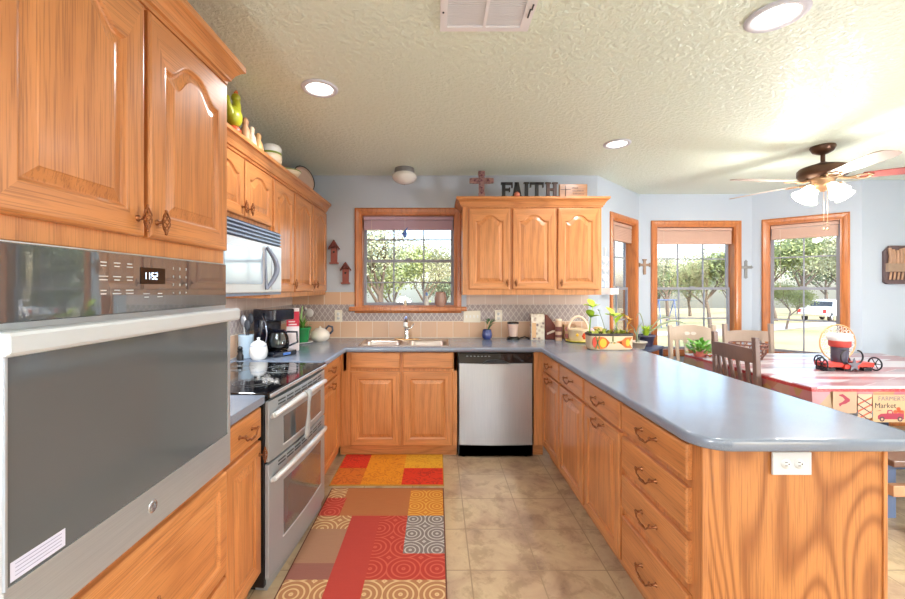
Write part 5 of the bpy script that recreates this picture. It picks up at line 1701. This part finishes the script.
for (o_, z) in rows:
    for i, (x, y, a, b) in enumerate(per):
        fs_ = .52 if a < 0 else .88; zq = z * fs_ if z < -.01 else z
        wv = math.sin(i * .9) * .006 * (-z / DR)
        vs.append((x + a * (o_ + wv), y + b * (o_ + wv), zq))
for k in range(4):
    for i in range(n):
        j = (i + 1) % n; fs.append((k * n + i, k * n + j, (k + 1) * n + j, (k + 1) * n + i)); mi.append(1 if k else 0)
fs.append(tuple(range(n - 1, -1, -1))); mi.append(0)
mb.add(vs, fs, mi, False)
g = N('cloth_border'); v_ = g.coord()
sp_ = g.n('SeparateXYZ'); g.l(v_, sp_.inputs[0])
hz_ = g.math('GREATER_THAN', sp_.outputs['Z'], -.024)
cell = g.n('TexVoronoi'); cell.inputs['Scale'].default_value = 7; g.l(v_, cell.inputs['Vector'])
sc_ = g.n('SeparateColor'); g.l(cell.outputs['Color'], sc_.inputs[0])
base_ = g.mix(.12, lin((160, 100, 86)), cell.outputs['Color'])
dots = g.n('TexVoronoi'); dots.inputs['Scale'].default_value = 110; g.l(v_, dots.inputs['Vector'])
redb = g.mix(g.ramp(dots.outputs['Distance'], [(.2, (1, 1, 1)), (.4, (0, 0, 0))]), lin((168, 40, 48)), lin((196, 110, 104)))
g.color(g.mix(hz_, base_, redb)); g.set(Roughness=.4)
o = mb.build('cloth', [CLOTH, g.m], tc)
sm = o.modifiers.new('thickness', 'SOLIDIFY'); sm.thickness = .002; sm.offset = 1
# printed patches on the front drape (world front face y = TY0_-.02)
fy = -hy_ - .0185
def fx(px): return X(px, TY0_ - .02) - (TX0 + TX1) / 2
INKR, INKD = mat('print_burgundy', (150, 34, 60), .5), mat('print_dark', (60, 44, 48), .5)
def patch(polys, m, name, e=0):
    mb = MB()
    for p_ in polys: mb.prism(p_, fy - .0006 - e, fy, 0, 'y')
    return mb.build(name, m, tc)
zz = lambda py: Z(py, TY0_ - .02) - TZ
TANP = mat('print_tan', (178, 144, 118), .5); PLD = mat('print_plaid_cream', (196, 164, 136), .5); ORP = mat('print_orange', (218, 80, 44), .5)
patch([[(fx(832), zz(413)), (fx(856), zz(413)), (fx(856), zz(391.5)), (fx(832), zz(391.5))]], TANP, 'bird_patch')
def q(*pts): return [(fx(a), zz(b)) for a, b in pts]
patch([q((838, 394.5), (842, 393.8), (845, 396), (849, 399), (849, 401), (845, 403.5), (841, 404.5), (839, 406.5), (838, 403.5), (842, 401.5), (844, 399.5), (842, 397), (838.5, 395.5))], INKR, 'printed_bird', .0006)
patch([q((857, 418), (871, 418), (871, 394), (857, 394))], PLD, 'plaid_patch')
for k in range(5):
    pass
patch([q((857, 412 - 7 * k), (857, 410.4 - 7 * k), (871, 396.4 - 7 * k + 7), (871, 398 - 7 * k + 7)) for k in range(-1, 2)], ORP, 'plaid_red_stripes', .0006)
patch([q((857, 397 + 8 * k), (857, 395.8 + 8 * k), (871, 408.8 + 8 * k - 4), (871, 410 + 8 * k - 4)) for k in range(3)], INKD, 'plaid_dark_stripes', .001)
patch([q((872, 422), (930, 422), (930, 394.5), (872, 394.5))], mat('print_sand', (182, 152, 114), .5), 'truck_patch')
for tx, a, b, sz, m in (("FARMER'S", 890.5, 398.5, .040, mat('print_grey', (120, 104, 110), .5)), ('Market', 884.5, 405.5, .048, INKD)):
    glyph_text(tx, sz, m, tc, (fx(a), fy - .001, zz(b)), (PI / 2, 0, 0), 'printed_words')
patch([q((877, 419), (877, 415.5), (880, 413.5), (886, 413.2), (886.6, 409.8), (891, 409.6), (892.5, 413), (903, 412.6), (903, 419))], INKR, 'printed_truck', .0006)
patch([q((887.3, 413), (887.6, 410.8), (890.4, 410.6), (891, 413))], TANP, 'truck_window', .0011)
patch([[(fx(cx_) + .016 * math.cos(a), zz(418.8) + .016 * math.sin(a)) for a in [k * PI / 8 for k in range(16)]] for cx_ in (881, 899)][:1], INKD, 'truck_wheel', .0014)
patch([[(fx(899) + .016 * math.cos(a), zz(418.8) + .016 * math.sin(a)) for a in [k * PI / 8 for k in range(16)]]], INKD, 'truck_wheel', .0014)
patch([[(fx(cx_) + .008 * math.cos(a), zz(418.8) + .008 * math.sin(a)) for a in [k * PI / 8 for k in range(16)]] for cx_ in (881, 899)], TANP, 'wheel_hubs', .0018)
patch([[(fx(a_) + .014 * math.cos(a), zz(b_) + .011 * math.sin(a)) for a in [k * PI / 6 for k in range(12)]] for a_, b_ in ((894.5, 411.5), (898, 411), (901, 411.8), (897.5, 408.5))], ORP, 'printed_pumpkins', .0010)

# ------------------------------------------------------------------ chairs
def chair(loc, rz, label, m, m2, slats=5, arched=False, group='dining chairs', topz=1.02, w=.44):
    """local: seat faces -y... backrest at +y, seated person looks toward -y"""
    r = empty('dining_chair', loc, rz, label, 'chair', group)
    hw = w / 2
    mb = MB(); mb.prism(rrect(-hw, hw, -.22, .20, .03), .435, .465); mb.build('seat', m2, r, .006)
    for s in (-1, 1):
        mb = MB(); mb.prism([(.17, 0), (.205, 0), (.225, .46), (.250, topz), (.215, topz), (.185, .46)], s * (hw - .016) - .019, s * (hw - .016) + .019, 0, 'x'); mb.build('back_post', m, r, .004)
        mb = MB(); mb.box(s * (hw - .03) - .019, s * (hw - .03) + .019, -.21, -.172, 0, .435); mb.build('leg', m, r, .003)
    mb = MB()
    zt_, zb_ = topz - (.055 if arched else .085), topz - (.165 if arched else .19)
    n = 12; vs = []; fs = []
    for i in range(n + 1):
        u = -1 + 2 * i / n; x = u * (hw - .02)
        cv = .030 * (1 - u * u)
        a = (.045 * (1 - u * u) + .01) if arched else .012 * (1 - u * u)
        for (yy, z) in ((.222, zb_), (.235, zt_ + a), (.256, zt_ + a), (.243, zb_)): vs.append((x, yy + cv, z))
    for i in range(n):
        for k in range(4): q_ = (k + 1) % 4; fs.append((i * 4 + k, i * 4 + q_, (i + 1) * 4 + q_, (i + 1) * 4 + k))
    fs += [(0, 1, 2, 3), (n * 4 + 3, n * 4 + 2, n * 4 + 1, n * 4)]
    mb.add(vs, fs); mb.build('top_rail', m, r, .003)
    mb = MB(); mb.box(-hw + .02, hw - .02, .205, .225, .56, .60); mb.build('lower_rail', m, r, .003)
    for k in range(slats):
        u = -1 + 2 * (k + .5) / slats; x = u * (hw - .045)
        cv = .030 * (1 - u * u)
        mb = MB(); mb.add([(x - .017, .208, .59), (x + .017, .208, .59), (x + .017, .220, .59), (x - .017, .220, .59), (x - .017, .226 + cv, zb_ + .01), (x + .017, .226 + cv, zb_ + .01), (x + .017, .239 + cv, zb_ + .01), (x - .017, .239 + cv, zb_ + .01)],
                          [(3, 2, 1, 0), (4, 5, 6, 7), (0, 1, 5, 4), (1, 2, 6, 5), (2, 3, 7, 6), (3, 0, 4, 7)])
        mb.build('slat', m, r)
    for s in (-1, 1):
        mb = MB(); mb.box(s * (hw - .03) - .009, s * (hw - .03) + .009, -.175, .19, .20, .225); mb.build('stretcher', m, r)
    mb = MB(); mb.box(-hw + .03, hw - .03, -.199, -.183, .26, .285); mb.box(-hw + .03, hw - .03, .183, .199, .26, .285); mb.build('cross_stretcher', m, r)
    if arched:
        mb = MB(); mb.prism([(.030 * math.cos(a) + .034, .018 * math.sin(a) + (zb_ + zt_) / 2 + .015) for a in [k * PI / 7 for k in range(14)]], .250, .277, 0, 'y')
        mb.prism([(.030 * math.cos(a) - .034, .018 * math.sin(a) + (zb_ + zt_) / 2 + .015) for a in [k * PI / 7 for k in range(14)]], .250, .277, 0, 'y'); mb.build('pierced_ovals', mat('pierce_light', (226, 216, 206), .6), r)
    return r
CG = mat('chair_greybrown', (118, 96, 90), .45, vary=.22, vscale=7); CGD = mat('chair_seat_brown', (104, 74, 60), .4, vary=.2, vscale=7)
CT = mat('chair_taupe', (172, 150, 136), .5, vary=.12, vscale=7); CBL = mat('chair_slate_blue', (92, 108, 138), .5, vary=.15, vscale=8)
CTN = mat('chair_tan', (196, 176, 158), .5, vary=.1, vscale=7)
# person at the left end looks toward +x : local -y -> +x  => rz=+90
chair((2.585, 3.19, 0), PI / 2, 'grey-brown slat-back dining chair at the left end of the table, nearest the counter', CG, CGD, 5, w=.47, topz=1.035)
chair((3.30, 4.04, 0), 0, 'taupe dining chair on the window side, between the two right bay windows', CT, CGD, 5, w=.52, topz=1.02)
chair((2.755, 4.12, 0), 0, 'tan arched-top dining chair with pierced back in front of the middle bay window', CTN, CGD, 4, True, w=.50, topz=1.0)
chair((4.22, 3.20, 0), -PI / 2, 'slate blue dining chair at the right end of the table by the white wall', CBL, CBL, 4, w=.46, topz=.99)

# bench on the near side
bn = empty('bench', (3.35, 2.36, 0), 0, 'low wooden bench with dark brown seat on the near side of the table', 'bench')
mb = MB(); mb.box(-.86, .86, -.17, .17, .425, .462); mb.build('seat', CGD, bn, .006)
for s in (-1, 1):
    for t_ in (-1, 1):
        mb = MB(); mb.box(s * .58 - .03, s * .58 + .03, t_ * .12 - .03, t_ * .12 + .03, 0, .425); mb.build('leg', CBL, bn, .004)
mb = MB(); mb.box(-.83, .83, -.012, .012, .345, .425); mb.build('apron', CBL, bn)
mb = MB(); mb.box(-.84, .84, -.15, -.11, .255, .315); mb.build('stretcher', mat('bench_rail', (186, 136, 100), .45, vary=.15), bn, .003)

# ------------------------------------------------------------------ centrepiece: candle on wagon wheels
cpx, cpy = X(844.5, 3.13), 3.13
cz2 = TZ + .0055
r = empty('candle_centrepiece', (cpx, cpy, cz2), 0, 'red and black wagon candle holder with wheels and a star on the table', 'candle holder')
RB = mat('wagon_red', (206, 62, 50), .4); IB = mat('iron_black', (44, 42, 46), .4, .4)
mb = MB()
for a, b in ((-.19, -.06), (.05, .18)): mb.box(a, b, -.05, .05, .030, .062)
mb.box(-.06, .05, -.065, -.03, .02, .05); wg = mb.build('wagon_beds', RB, r, .003)
mb = MB(); mb.box(-.20, .20, -.008, .008, .022, .034)
for x in (-.15, .13, -.01): mb.box(x - .03, x + .03, -.05, .05, 0.0, .024)
mb.build('frame', IB, r, .002)
def wheel(x, y, z, R, parent, spokes=6, ax='x', name='wheel'):
    mb = MB()
    P = lambda a, b: (x, y + a, z + b) if ax == 'x' else (x + a, y, z + b)
    mb.tube([P(R * math.cos(t), R * math.sin(t)) for t in [k * PI / 12 for k in range(24)]], .0055, 6, True)
    for k in range(spokes):
        t = PI * k / (spokes / 2) / 1.0
        mb.tube([P(0, 0), P(R * math.cos(t), R * math.sin(t))], .003, 5)
    mb.sphere(P(0, 0), .010, 8)
    return mb.build(name, IB, parent)
for x in (-.205, .205):
    for y in (-.03,): wheel(x, y, .052, .048, r)
wheel(-.10, .10, .052, .044, r); wheel(.12, .12, .052, .044, r)
mb = MB()
for s in (-1, 1):
    pts = [(s * (.045 + .040 * math.sin(t)), -.055, .060 + .075 * (1 - math.cos(t)) / 2 * 1.3) for t in [k * PI / 12 for k in range(13)]]
    mb.tube(pts, .006, 6); mb.build('hoop_handle', IB, r); mb = MB()
mb = MB(); st = []
for k in range(10):
    R = .055 if k % 2 == 0 else .022; a = PI / 2 + k * PI / 5; st.append((R * math.cos(a), .050 + R * math.sin(a)))
mb.prism(st, -.078, -.070, 0, 'y'); mb.build('star', mat('star_pewter', (120, 118, 128), .35, .6), r, .001)
cd = empty('jar_candle', (cpx - .028, cpy + .01, cz2 + .052), 0, 'jar candle with white rim, red band and dark lower glass on the wagon', 'candle')
mb = MB(); mb.lathe([(.046, 0), (.052, .01), (.054, .125)], 28); mb.build('dark_glass', mat('candle_grey', (72, 72, 88), .2, coat=.5), cd)
mb = MB(); mb.lathe([(.057, .126), (.066, .135), (.067, .175)], 28); mb.build('red_wax', mat('candle_red', (188, 70, 62), .35), cd)
mb = MB(); mb.lathe([(.068, .175), (.074, .180), (.076, .228), (.070, .228), (.066, .182), (.001, .178)], 28, cap=False); mb.build('white_rim', WHITEG, cd)
# openwork round rack behind
r = empty('wicker_charger', (X(837.5, 3.5), 3.50, cz2), 0, 'round openwork metal and wicker disc standing behind the candle', 'decorative disc')
WKM = mat('wicker_tan', (206, 160, 110), .5, vary=.2, vscale=30); WKW = mat('openwork_white', (226, 216, 206), .45)
R = .155
mb = MB(); mb.tube([(R * math.cos(t), 0, R + .006 + R * math.sin(t)) for t in [k * PI / 20 for k in range(40)]], .006, 6, True)
mb.build('hoop', WKM, r)
mb = MB()
rnd = random.Random(3)
for ring, cnt in ((.133, 20), (.106, 16), (.080, 12)):
    for k in range(cnt):
        t = 2 * PI * k / cnt + ring * 20
        cx_, cz_ = ring * math.cos(t), R + .006 + ring * math.sin(t)
        mb.tube([(cx_ + .015 * math.cos(u), 0, cz_ + .015 * math.sin(u)) for u in [q * PI / 4 for q in range(8)]], .0028, 4, True)
mb.build('openwork', WKW, r)
mb = MB(); mb.lathe([(.001, -.004), (.064, -.004), (.066, .004), (.001, .004)], 26, (0, 0, R + .006), 'y'); mb.build('centre_disc', WKM, r)
mb = MB(); mb.box(-.03, .03, .004, .05, 0, .010); mb.build('stand', WKM, r)
# brown openwork basket on the table behind the near chair
r = empty('woven_bowl', (X(748, 3.62), 3.62, cz2), 0, 'brown woven openwork bowl on the table behind the near chair', 'bowl')
BWK = mat('wicker_dark', (120, 76, 64), .55, vary=.25, vscale=25)
mb = MB()
for k, (R, z) in enumerate(((.10, .006), (.125, .05), (.14, .105), (.142, .135))): mb.tube([(R * math.cos(t), R * math.sin(t), z) for t in [q * PI / 16 for q in range(32)]], .006, 5, True)
for k in range(20):
    t = 2 * PI * k / 20; t2 = t + .3
    mb.tube([(.10 * math.cos(t), .10 * math.sin(t), .006), (.128 * math.cos(t2), .128 * math.sin(t2), .06), (.142 * math.cos(t), .142 * math.sin(t), .135)], .004, 5)
mb.lathe([(.001, .003), (.10, .003), (.10, .008), (.001, .008)], 20); mb.build('weave', BWK, r)
# leafy plant on the table's far left corner and orange leaf sprig
r = empty('table_plant', (X(700, 3.74) , 3.74, cz2), 0, 'bright green leafy plant lying on the far left corner of the table', 'plant')
mb = MB(); mb.lathe([(.05, 0), (.06, .05), (.055, .05), (.001, .04)], 20, cap=False); mb.build('low_pot', mat('pot_terracotta', (188, 96, 88), .5), r)
mb = MB()
rnd = random.Random(5)
for k in range(70):
    a = rnd.uniform(0, 2 * PI); rr = rnd.uniform(.03, .17); z = .05 + rnd.uniform(0, .12) * (1.2 - rr * 4)
    b = Vector((rr * .6 * math.cos(a), rr * .6 * math.sin(a), max(.03, z - .02)))
    mb_l = (b.x + .055 * math.cos(a + rnd.uniform(-.6, .6)), b.y + .055 * math.sin(a), max(.012, z + rnd.uniform(-.02, .03)))
    leaf(mb, b, mb_l, .030)
mb.build('foliage', mat('leaf_bright', (120, 186, 78), .5, vary=.3, vscale=12), r)
for i, (px_, cc) in enumerate(((683, (176, 60, 60)), (691, (206, 96, 80)))):
    o_ = empty('fabric_flower', (2.485 + .05 * i, 3.66 - .20 * i, cz2), 0, ('dark red' if i == 0 else 'coral') + ' fabric flower lying beside the leafy plant on the table', 'flower')
    mb = MB()
    for k in range(8):
        a = 2 * PI * k / 8; leaf(mb, (0, 0, .008), (.040 * math.cos(a), .040 * math.sin(a), .024), .028, 0, .1)
    mb.build('petals', mat('petal_%d' % i, cc, .6), o_)
    mb = MB(); mb.sphere((0, 0, .014), .010, 8); mb.build('centre', mat('flower_yellow', (238, 188, 50), .35), o_)

# plant stand in the bay with pots
ps = empty('plant_stand', (2.02, 4.02, 0), PI / 4, 'narrow dark plant stand behind the counter in front of the first bay window', 'stand')
mb = MB(); mb.box(-.14, .34, -.13, .13, .775, .80); mb.build('shelf', TBW, ps, .003)
for a in (-.12, .32):
    for b in (-.11, .11): mb = MB(); mb.box(a - .015, a + .015, b - .015, b + .015, 0, .775); mb.build('leg', TBW, ps)
def pot_at(px, y, z, rr, hh, m, label, foliage, mf, spread, ht, lw, name='potted_plant'):
    r = empty(name, (X(px, y), y, z), 0, label, 'potted plant')
    mb = MB(); mb.lathe([(rr * .72, 0), (rr * .95, hh * .8), (rr * 1.05, hh * .82), (rr * 1.05, hh), (rr * .95, hh), (rr * .9, hh * .8), (.001, hh * .78)], 22, cap=False); mb.build('pot', m, r)
    mb = MB(); q_ = random.Random(int(px))
    for k in range(foliage):
        a = q_.uniform(0, 2 * PI); e = q_.uniform(.3, 1)
        leaf(mb, (0.2 * rr * math.cos(a), .2 * rr * math.sin(a), hh * .75), (spread * e * math.cos(a), spread * e * math.sin(a), hh + ht * q_.uniform(.3, 1)), lw, 0, .2)
    mb.build('foliage', mf, r); return r
sd = (math.cos(PI / 4), math.sin(PI / 4))
def ongrid(s): return (2.02 + sd[0] * s, 4.02 + sd[1] * s)
a_ = ongrid(-.04); pot_at(437 + 402 * a_[0] / a_[1], a_[1], .8012, .085, .07, mat('tray_cream', (206, 196, 184), .4), 'low cream pot with dark soil and thin grey stems on the stand', 9, mat('leaf_greygreen', (150, 164, 140), .5), .12, .20, .014)
b_ = ongrid(.20); r = pot_at(437 + 402 * b_[0] / b_[1], b_[1], .8012, .085, .115, mat('pot_purple_grey', (70, 64, 88), .4), 'dark purple-grey plastic pot with fresh green shoots on the stand', 16, LIME, .11, .11, .030)
# long arching leaves reaching across the middle window
mb = MB()
for (dx, h, w_) in ((.42, .16, .035), (.30, .20, .02), (-.10, .24, .015)):
    pts = [(dx * t, 0, .10 + h * math.sin(PI * t * .72)) for t in [k / 12 for k in range(13)]]
    for k in range(12):
        ww = w_ * math.sin(PI * (k + .5) / 12)
    mb.tube(pts, [max(.002, w_ * .35 * math.sin(PI * (k + .3) / 13)) for k in range(13)], 6)
mb.build('arching_leaves', mat('leaf_sage', (150, 160, 132), .5, vary=.2), r)

# wall plaque on the dining wall
wy = BAY[3][1] - .002
r = empty('wall_plaque', (X(897, wy), wy, Z(265, wy)), 0, 'rustic wooden plaque of carved log figures over a plank on the white wall', 'plaque')
pw, ph = .155, .195
mb = MB(); mb.prism([(-pw, -ph + .02), (-pw + .03, -ph), (pw + .12, -ph), (pw + .12, ph), (-pw + .06, ph), (-pw, ph - .06)], -.030, 0, 0, 'y'); mb.build('backboard', mat('plaque_plum', (96, 78, 80), .6, vary=.25, vscale=15), r, .004)
mb = MB(); mb.box(-pw + .005, pw + .115, -.058, -.028, -.070, .015); mb.build('plank', mat('plank_grey', (158, 132, 112), .6, vary=.25, vscale=18), r, .003)
mb = MB(); q_ = random.Random(8)
for k in range(11):
    x = -pw + .035 + k * .036; h_ = ph - .02 - q_.uniform(0, .03)
    mb.tube([(x, -.045, .012), (x + q_.uniform(-.01, .01), -.048, h_ * .5), (x + q_.uniform(-.01, .01), -.045, h_)], [.017, .020, .014], 8); mb.build('log_figure', mat('log_wood', (176, 138, 112), .6, vary=.3, vscale=25), r); mb = MB()
for k in range(9):
    x = -pw + .05 + k * .04; mb.tube([(x, -.040, -.075), (x - .012, -.040, -.150)], .010, 6); mb.build('log_peg', mat('log_wood', (176, 138, 112), .6, vary=.3, vscale=25), r); mb = MB()

# ------------------------------------------------------------------ outside
SLOPE = -.034; G0 = -.30
def GZ(y): return G0 + SLOPE * y
g = N('dry_lawn'); v_ = g.coord()
n1 = g.noise(v_, .22, 4); n2 = g.noise(v_, 5, 4)
c = g.ramp(n1, [(.36, (122, 124, 84)), (.48, (168, 148, 108)), (.62, (180, 156, 118))])
g.color(g.mix(g.math('MULTIPLY', n2, .4), c, lin((120, 122, 72)))); g.set(Roughness=.95)
mb = MB(); ys = [2.5, 60]
mb.add([(-60, 4.95, GZ(4.95)), (110, 4.95, GZ(4.95)), (110, 90, GZ(90)), (-60, 90, GZ(90)), (-60, 4.95, GZ(4.95) - .5), (110, 4.95, GZ(4.95) - .5), (110, 90, GZ(90) - .5), (-60, 90, GZ(90) - .5)],
       [(0, 1, 2, 3), (7, 6, 5, 4), (4, 5, 1, 0), (5, 6, 2, 1), (6, 7, 3, 2), (7, 4, 0, 3)])
struct('ground', mb, g.m)
mb = MB()
P_ = [(-40, 19.0), (0, 19.0), (14, 19.6), (26, 27), (40, 33), (80, 42)]
vs = []; fs = []
for (x, y) in P_: vs += [(x, y, GZ(y) + .02), (x, y + 2.6, GZ(y + 2.6) + .02)]
for i in range(len(P_) - 1): fs.append((2 * i, 2 * i + 2, 2 * i + 3, 2 * i + 1))
mb.add(vs, fs); struct('road', mb, mat('gravel_road', (158, 154, 152), .9, vary=.1, vscale=2))

BARK = mat('bark', (92, 80, 70), .9, vary=.25, vscale=12, bump=.4, bscale=30)
def leafmat(name, a, b):
    g = N(name); oi = g.n('ObjectInfo'); nz = g.noise(g.coord(), 1.6, 2)
    g.color(g.mix(nz, lin(a), lin(b))); g.set(Roughness=.6)
    try: g.b.inputs['Subsurface Weight'].default_value = 0
    except Exception: pass
    return g.m
LM = {'oak': leafmat('tree_leaf_oak', (84, 106, 62), (146, 152, 92)), 'pale': leafmat('tree_leaf_pale', (128, 140, 112), (166, 166, 132)), 'lime': leafmat('bush_leaf_lime', (118, 150, 56), (178, 190, 84)), 'dark': leafmat('tree_leaf_dark', (62, 86, 62), (98, 118, 84))}
def make_tree(seed, h, cr, kind, nleaf, trunk=.35, lw=.10, density=1.0, low=.35, name='tree', label='', loc=(0, 0, 0)):
    q_ = random.Random(seed)
    r = empty(name, loc, 0, label, 'tree' if name == 'tree' else 'bush')
    mb = MB(); tips = []
    def grow(p, d, L, rad, lev):
        pts = [p]; n = 4; dd = d.copy()
        for k in range(n):
            dd = (dd + Vector((q_.uniform(-.18, .18), q_.uniform(-.18, .18), q_.uniform(-.05, .12)))).normalized()
            pts.append(pts[-1] + dd * (L / n))
        mb.tube(pts, [rad * (1 - .45 * k / n) for k in range(n + 1)], 5 if lev else 8, caps=False)
        if lev >= 3: tips.extend(pts[1:]); return
        if lev >= 1: tips.append(pts[-1])
        for k in range(3 if lev else 5):
            a = q_.uniform(0, 2 * PI); sp = q_.uniform(.5, .95)
            nd = (dd + Vector((math.cos(a) * sp, math.sin(a) * sp, q_.uniform(-.05, .35)))).normalized()
            grow(pts[-1 - (k % 2)], nd, L * q_.uniform(.58, .78), rad * .5, lev + 1)
    if name == 'tree':
        grow(Vector((0, 0, -.1)), Vector((q_.uniform(-.08, .08), 0, 1)), h * trunk, h * .022, 0)
    else:
        for k in range(6):
            a = q_.uniform(0, 2 * PI); grow(Vector((.1 * math.cos(a), .1 * math.sin(a), -.05)), Vector((math.cos(a) * .5, math.sin(a) * .5, 1)).normalized(), h * .42, h * .012, 2)
    mb.build('trunk' if name == 'tree' else 'stems', BARK, r)
    tz = [t.z for t in tips]; zmx = max(tz)
    s = h / zmx
    me_verts, me_faces = [], []
    for k in range(nleaf):
        t = q_.choice(tips)
        p = t + Vector((q_.gauss(0, cr), q_.gauss(0, cr), q_.gauss(0, cr * .8)))
        if p.z < h * low * q_.uniform(.7, 1.1): p.z = h * low * q_.uniform(.9, 1.4)
        u = Vector((q_.uniform(-1, 1), q_.uniform(-1, 1), q_.uniform(-1, 1))).normalized(); w = u.orthogonal().normalized()
        l_ = lw * q_.uniform(.6, 1.3); i = len(me_verts)
        me_verts += [p - u * l_ * .5, p + w * l_ * .28, p + u * l_ * .5, p - w * l_ * .28]; me_faces.append((i, i + 1, i + 2, i + 3))
    lb_ = MB(); lb_.add(me_verts, me_faces); lb_.build('foliage', LM[kind], r, fix=False)
    return r
def at_ground(px, y): return (X(px, y), y, GZ(y))
t1 = make_tree(11, 5.2, .30, 'oak', 7500, .36, .15, low=.34, loc=at_ground(711, 21), label='round-crowned green tree standing alone in the lawn beyond the middle bay window')
t2 = make_tree(12, 7.8, .50, 'pale', 6500, .30, .16, low=.25, loc=at_ground(668, 34), label='pale olive tree far beyond the left part of the middle bay window')
t3 = make_tree(13, 7.6, .55, 'dark', 7000, .26, .18, low=.18, loc=at_ground(690, 44), label='dark green distant tree behind the lone lawn tree')
b1 = make_tree(21, 1.7, .22, 'lime', 3000, name='bush', lw=.09, low=.08, loc=at_ground(372, 10), label='lime green shrub low in the left of the sink window')
def cp(src, px, y, rz, sc_, label):
    c_ = copy_tree(src, None, at_ground(px, y), rz, label, (sc_,) * 3); return c_
cp(t2, 383, 15, 1.0, .85, 'pale tree in the left third of the sink window')
cp(t1, 399, 20.5, 2.2, 1.0, 'bushy green tree in the middle of the sink window')
cp(t2, 424, 26, 3.3, .95, 'pale leafy tree right of centre in the sink window')
cp(t3, 446, 33, .6, .8, 'dark green tree at the right edge of the sink window')
cp(t3, 352, 26, 4.6, .9, 'dark tree at the left edge of the sink window view')
cp(b1, 396, 13, 2.0, .95, 'lime shrub near the centre bottom of the sink window')
cp(b1, 440, 10.5, 4.0, .85, 'lime shrub near the right bottom of the sink window')
cp(b1, 416, 17.5, 5.0, 1.2, 'low green shrub farther back in the sink window')
cp(t3, 655, 40, 2.5, 1.0, 'dark distant tree at the left edge of the middle bay window')
cp(t2, 728, 56, 5.2, 1.05, 'pale distant tree right of the lone lawn tree')
cp(t1, 776, 34, .8, 1.55, 'large green tree left of the white pickup truck')
cp(t2, 800, 52, 2.9, 1.9, 'tall pale tree behind the white pickup truck')
cp(t3, 826, 66, 4.1, 1.9, 'dark tree behind the cab of the white pickup truck')
cp(t2, 850, 43, 1.9, 1.5, 'tall pale tree right of the white pickup truck')
cp(t1, 786, 24, 3.9, .62, 'small grey-green tree in front of the truck bed')
cp(t3, 876, 58, .2, 1.5, 'dark distant tree beyond the right window edge')
# blue swing-set frame
y_ = 26; c0 = at_ground(665, y_)
r = empty('swing_set', c0, 0, 'small blue A-frame swing set on the lawn, left side of the middle bay window', 'swing set')
BLU = mat('swing_blue', (58, 84, 128), .4)
for sx in (-.45, .55):
    for sy in (-.6, .6): mb = MB(); mb.tube([(sx - .12, sy, 0), (sx + .05, 0, 1.75)], .032, 8); mb.build('leg', BLU, r)
mb = MB(); mb.tube([(-.55, 0, 1.75), (.75, 0, 1.75)], .04, 8); mb.build('top_bar', BLU, r)
mb = MB(); mb.tube([(.0, 0, 1.74), (.0, 0, .55)], .012, 5); mb.tube([(.3, 0, 1.74), (.3, 0, .55)], .012, 5); mb.box(-.02, .32, -.09, .09, .52, .55); mb.build('swing', mat('swing_grey', (150, 140, 130), .6), r)

# white pickup
ty = 34.0; tl = at_ground(826, ty)
r = empty('pickup_truck', tl, math.radians(28), 'white pickup truck parked on the dry lawn beyond the right bay window', 'truck')
TW = mat('truck_white', (236, 238, 242), .2, coat=.6); TG = mat('truck_glass', (44, 54, 66), .08); TI = mat('tyre', (34, 34, 36), .8); TL = mat('tail_red', (196, 40, 40), .3)
mb = MB()
side = [(-2.7, .55), (-2.7, 1.12), (-1.0, 1.15), (-.80, 1.80), (.75, 1.84), (1.35, 1.22), (2.5, 1.12), (2.7, .95), (2.7, .50), (2.15, .50), (2.05, .78), (1.75, .86), (1.45, .78), (1.35, .50), (-1.25, .50), (-1.35, .78), (-1.65, .86), (-1.95, .78), (-2.05, .50)]
mb.prism(side, -.92, .92, 0, 'y'); mb.build('truck_body', TW, r, .05)
mb = MB()
for s in (-1, 1):
    mb.prism([(-.75, 1.22), (-.62, 1.70), (-.02, 1.74), (-.02, 1.22)], s * .925 - .01, s * .925 + .01, 0, 'y'); mb.prism([(.06, 1.22), (.06, 1.74), (.66, 1.74), (1.12, 1.25)], s * .925 - .01, s * .925 + .01, 0, 'y')
mb.box(-.985, -.80, -.72, .72, 1.25, 1.68); mb.build('windows', TG, r)
for x in (-1.65, 1.75):
    for s in (-1, 1):
        mb = MB(); mb.lathe([(.001, -.12), (.30, -.12), (.37, -.08), (.37, .08), (.30, .12), (.001, .12)], 24, (x, s * .82, .37), 'y'); wh = mb.build('wheel', TI, r)
        mb = MB(); mb.lathe([(.001, s * .125), (.20, s * .125), (.21, s * .10)], 16, (x, s * .82, .37), 'y'); mb.build('rim', CHROME, wh)
for s in (-1, 1): mb = MB(); mb.box(-2.74, -2.66, s * .80 - .10, s * .80 + .10, .78, 1.08); mb.build('tail_lamp', TL, r)
mb = MB(); mb.box(-2.82, -2.68, -.88, .88, .50, .66); mb.build('bumper', CHROME, r)
